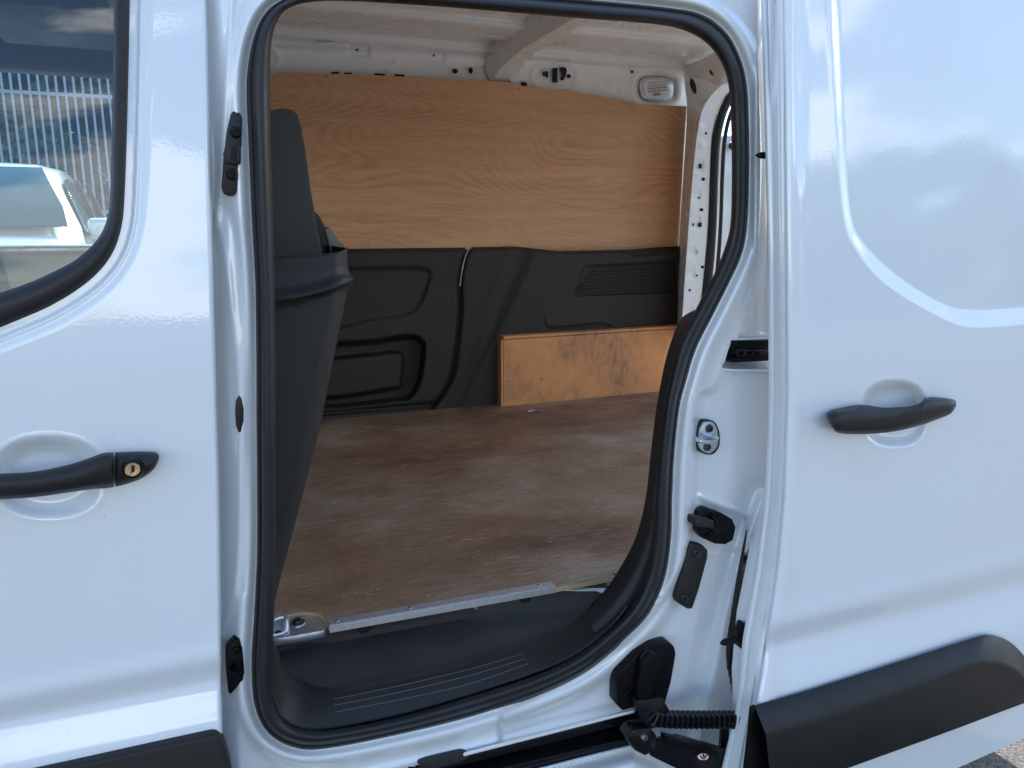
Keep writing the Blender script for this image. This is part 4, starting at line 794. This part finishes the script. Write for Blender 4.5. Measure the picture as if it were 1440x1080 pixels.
# ================================================================== parked car beyond the van
def parked_car():
    cx = -1.60; y0 = 4.3; g = -.0
    car = empty('parked_car', (cx, y0 + 2.1, 0), 'pale silver parked car seen through the cab window of the van', 'car')
    # profile along y (length), z ; half width by height
    st = [(0, .55, .78), (.06, .80, .84), (.35, .98, .88), (.95, 1.14, .90), (1.15, 1.18, .90), (1.75, 1.60, .68), (2.2, 1.69, .66), (3.2, 1.64, .64), (3.85, 1.38, .70), (4.1, 1.15, .86), (4.25, .60, .84)]
    s_ = crom(st, 4); rows = []
    for (l, h, w) in s_:
        r = []
        hs = min(h, 1.12)
        for (z, ww) in ((.25, .84 if l > .1 else .8), (.45, .88), (hs * .8, .90), (hs * .95, .89 if h < 1.15 else .87)):
            r.append((ww * (1 if .3 < l < 4 else .93), l, z))
        r.append((w if h < 1.2 else w + .02, l, h - .03)); r.append((w * .8, l, h + .01)); r.append((0, l, h + .03)); 
        full = [(cx + a, y0 + b, c) for a, b, c in r] + [(cx - a, y0 + b, c) for a, b, c in r[:-1][::-1]]
        rows.append(full)
    body = grid('body', np.array(rows, float), M['carpaint'], car)
    wsl = [(cx - .81, y0 + 1.16, 1.20), (cx + .81, y0 + 1.16, 1.20), (cx + .77, y0 + 1.35, 1.33), (cx + .61, y0 + 1.73, 1.61), (cx - .61, y0 + 1.73, 1.61), (cx - .77, y0 + 1.35, 1.33)]
    slab('windscreen', [Vector(q) + Vector((0, -.06, .045)) for q in wsl], (0, .01, -.01), M['carglass'], car, .003)
    for s in (-1, 1):
        sw_ = [(1.35, 1.17, .895), (3.6, 1.20, .89), (3.45, 1.50, .74), (2.2, 1.60, .70), (1.85, 1.57, .715)]
        sg = slab('side_window', [Vector((cx + s * (w + .006), y0 + l, z)) for l, z, w in sw_], (s * .006, 0, 0), M['carglass'], car, .002)
        for l in (2.2, 3.0): box('window_post', (cx + s * .80 - .02, y0 + l, 1.17), (cx + s * .80 + .02, y0 + l + .06, 1.6), M['rubber'], car, .004, 1, Matrix.Translation((cx + s * .84, 0, 1.38)) @ Matrix.Rotation(-s * .32, 4, 'Y') @ Matrix.Translation((-cx - s * .80, 0, -1.38)))
        mi = box('mirror', (cx + s * 1.0 - .10, y0 + 1.40, 1.15), (cx + s * 1.0 + .10, y0 + 1.52, 1.30), M['carpaint'], car, .04, 3)
        box('headlight', (cx + s * .66 - .14, y0 - .0, .78), (cx + s * .66 + .14, y0 + .2, .92), M['lens'], car, .04, 3)
        for l in (.85, 3.4):
            t = lathe('wheel', [(0, .02), (.1, .02), (.2, .06), (.21, .1), (.25, .105), (.31, .09), (.325, 0), (.31, -.09), (0, -.09)], (0, 0, 0), M['rubber'], car, 30)
            t.matrix_basis = Matrix.Translation((cx + s * .80, y0 + l, .325)) @ Matrix.Rotation(s * R_(90), 4, 'Z')
    box('grille', (cx - .45, y0 - .03, .48), (cx + .45, y0 + .05, .72), M['black'], car, .02, 2)
    box('number_plate', (cx - .26, y0 - .045, .42), (cx + .26, y0 - .03, .53), M['white_mark'], car, .002)
parked_car()
bpy.data.objects['parked_car'].scale = (1, 1, 1.07)

# ================================================================== palisade fence, low wall, trees
M['pal'] = mat('galvanised_pale', (.26, .31, .37), .5)
def fence(x0, x1, y, label, z0=0):
    f = empty('palisade_fence', ((x0 + x1) / 2, y, 0), label, 'fence')
    for z in (.5, 2.25): box('fence_rail', (x0, y + .03, z0 + z), (x1, y + .07, z0 + z + .05), M['pal'], f, .004, 1)
    bm = bmesh.new(); w = .017
    vs = [bm.verts.new(q) for q in ((-w, 0, .08), (0, -.018, .08), (w, 0, .08), (w, 0, 2.55), (w * .45, -.008, 2.72), (0, -.018, 2.62), (-w * .45, -.008, 2.72), (-w, 0, 2.55))]
    bm.faces.new((vs[0], vs[1], vs[5], vs[6], vs[7])); bm.faces.new((vs[1], vs[2], vs[3], vs[4], vs[5]))
    p0 = finish(bm, 'pale', M['pal'], f, 0, smooth=False); md = None
    n_ = int((x1 - x0) / .118)
    for i in range(n_):
        o = p0 if i == 0 else p0.copy()
        if i: COL.objects.link(o); o.parent = f; o.matrix_parent_inverse = p0.matrix_parent_inverse.copy()
        o.matrix_basis = Matrix.Translation((x0 + .05 + i * .118, y, z0 + random.uniform(-.01, .01)))
fence(-9.5, 4, 13.0, 'grey palisade fence behind the parked car, seen through the cab window', 1.0)
def leaf_mat(name, a, b):
    m = mat(name, a, .6); t = NT(m); t.col(t.mix(t.rng(t.noise(1.3, 4, .6), .35, .65), a, b)); return m
LM = [leaf_mat('foliage', (.035, .075, .02), (.08, .12, .035)), leaf_mat('foliage_dark', (.025, .055, .02), (.06, .09, .03))]
M['bark'] = mat('bark', (.10, .075, .055), .9)
def tree(x, y, h, r, n_, label, group, k=0):
    e = empty('tree', (x, y, 0), label, 'tree', group)
    rng = np.random.default_rng(int(abs(x * 13 + y * 7)) + 3)
    tube('trunk', [(x, y, 0), (x + .1, y, h * .3), (x - .05, y + .1, h * .6), (x + .1, y, h * .85)], [.20, .15, .09, .03], M['bark'], e, 10)
    bmv = []; bf = []
    cl_ = []
    for i in range(34):
        a = rng.uniform(0, 6.28); zz = rng.uniform(.06, 1.0); rad = r * math.sin(math.pi * min(.97, zz * .85 + .08)) ** .7 * rng.uniform(.35, .95)
        cl_.append((x + rad * math.cos(a), y + rad * math.sin(a), h * zz * .93, rng.uniform(.35, .62) * r * .62))
    for i in range(8):
        c = cl_[i]; tube('limb', [(x, y, c[2] * .55), ((x + c[0]) / 2, (y + c[1]) / 2, c[2] * .8), (c[0], c[1], c[2])], [.07, .045, .015], M['bark'], e, 6)
    per = n_ // 34; vs = []; fs = []
    for (a, b, c, s) in cl_:
        dirs = rng.normal(size=(per, 3)); dirs /= np.linalg.norm(dirs, axis=1)[:, None]; rad = s * rng.uniform(.25, 1.15, per) ** .6
        ctr = np.array((a, b, c)) + dirs * rad[:, None] * np.array((1, 1, .8)); t1 = rng.normal(size=(per, 3)); t1 /= np.linalg.norm(t1, axis=1)[:, None]; t2 = np.cross(t1, dirs); t2 /= np.linalg.norm(t2, axis=1)[:, None] + 1e-9
        L = rng.uniform(.08, .17, per)[:, None]; q = np.stack([ctr - t1 * L, ctr + t2 * L * .55, ctr + t1 * L, ctr - t2 * L * .55], 1).reshape(-1, 3); base = sum(len(z) for z in vs)
        vs.append(q); fs.append(np.arange(per * 4).reshape(-1, 4) + base)
    me = bpy.data.meshes.new('crown'); me.from_pydata(np.concatenate(vs).tolist(), [], np.concatenate(fs).tolist()); link('crown', me, LM[k], e, False)
for i, (x, y, h, r) in enumerate(((-7.4, 18.6, 8.5, 3.4), (-3.9, 19.2, 8.2, 3.4), (-.4, 18.8, 8.8, 3.4), (-11, 19, 8.6, 3.4), (-5.6, 23.5, 9.5, 4.2), (-1.9, 24, 10, 4.2), (-9.3, 24, 9.8, 4.2))):
    tree(x, y, h, r, 26000, ['leafy tree behind the palisade fence, left of the parked car roof', 'leafy tree behind the palisade fence, straight behind the parked car', 'leafy tree behind the palisade fence, at its right end', 'leafy tree behind the palisade fence, at its left end', 'taller tree of the back row behind the parked car', 'taller tree of the back row near the right end of the fence', 'taller tree of the back row near the left end of the fence'][i], 'trees behind the palisade fence', 1)
for i, (x, y, h, r) in enumerate(((6, -15, 5.6, 2.6), (10.5, -16, 6.4, 3.0), (15, -14.5, 5.8, 2.8), (20, -16, 6.8, 3.2), (26, -17, 6.6, 3.2), (33, -19, 7, 3.4))):
    tree(x, y, h, r, 8000, ['tree mirrored at the left end of the sliding door panel', 'tall tree mirrored in the middle of the sliding door panel', 'lower tree mirrored right of the middle of the sliding door', 'tree mirrored near the right edge of the sliding door', 'tree mirrored beyond the right edge of the sliding door', 'farthest tree mirrored beyond the right edge of the sliding door'][i], 'trees mirrored in the paint of the sliding door')
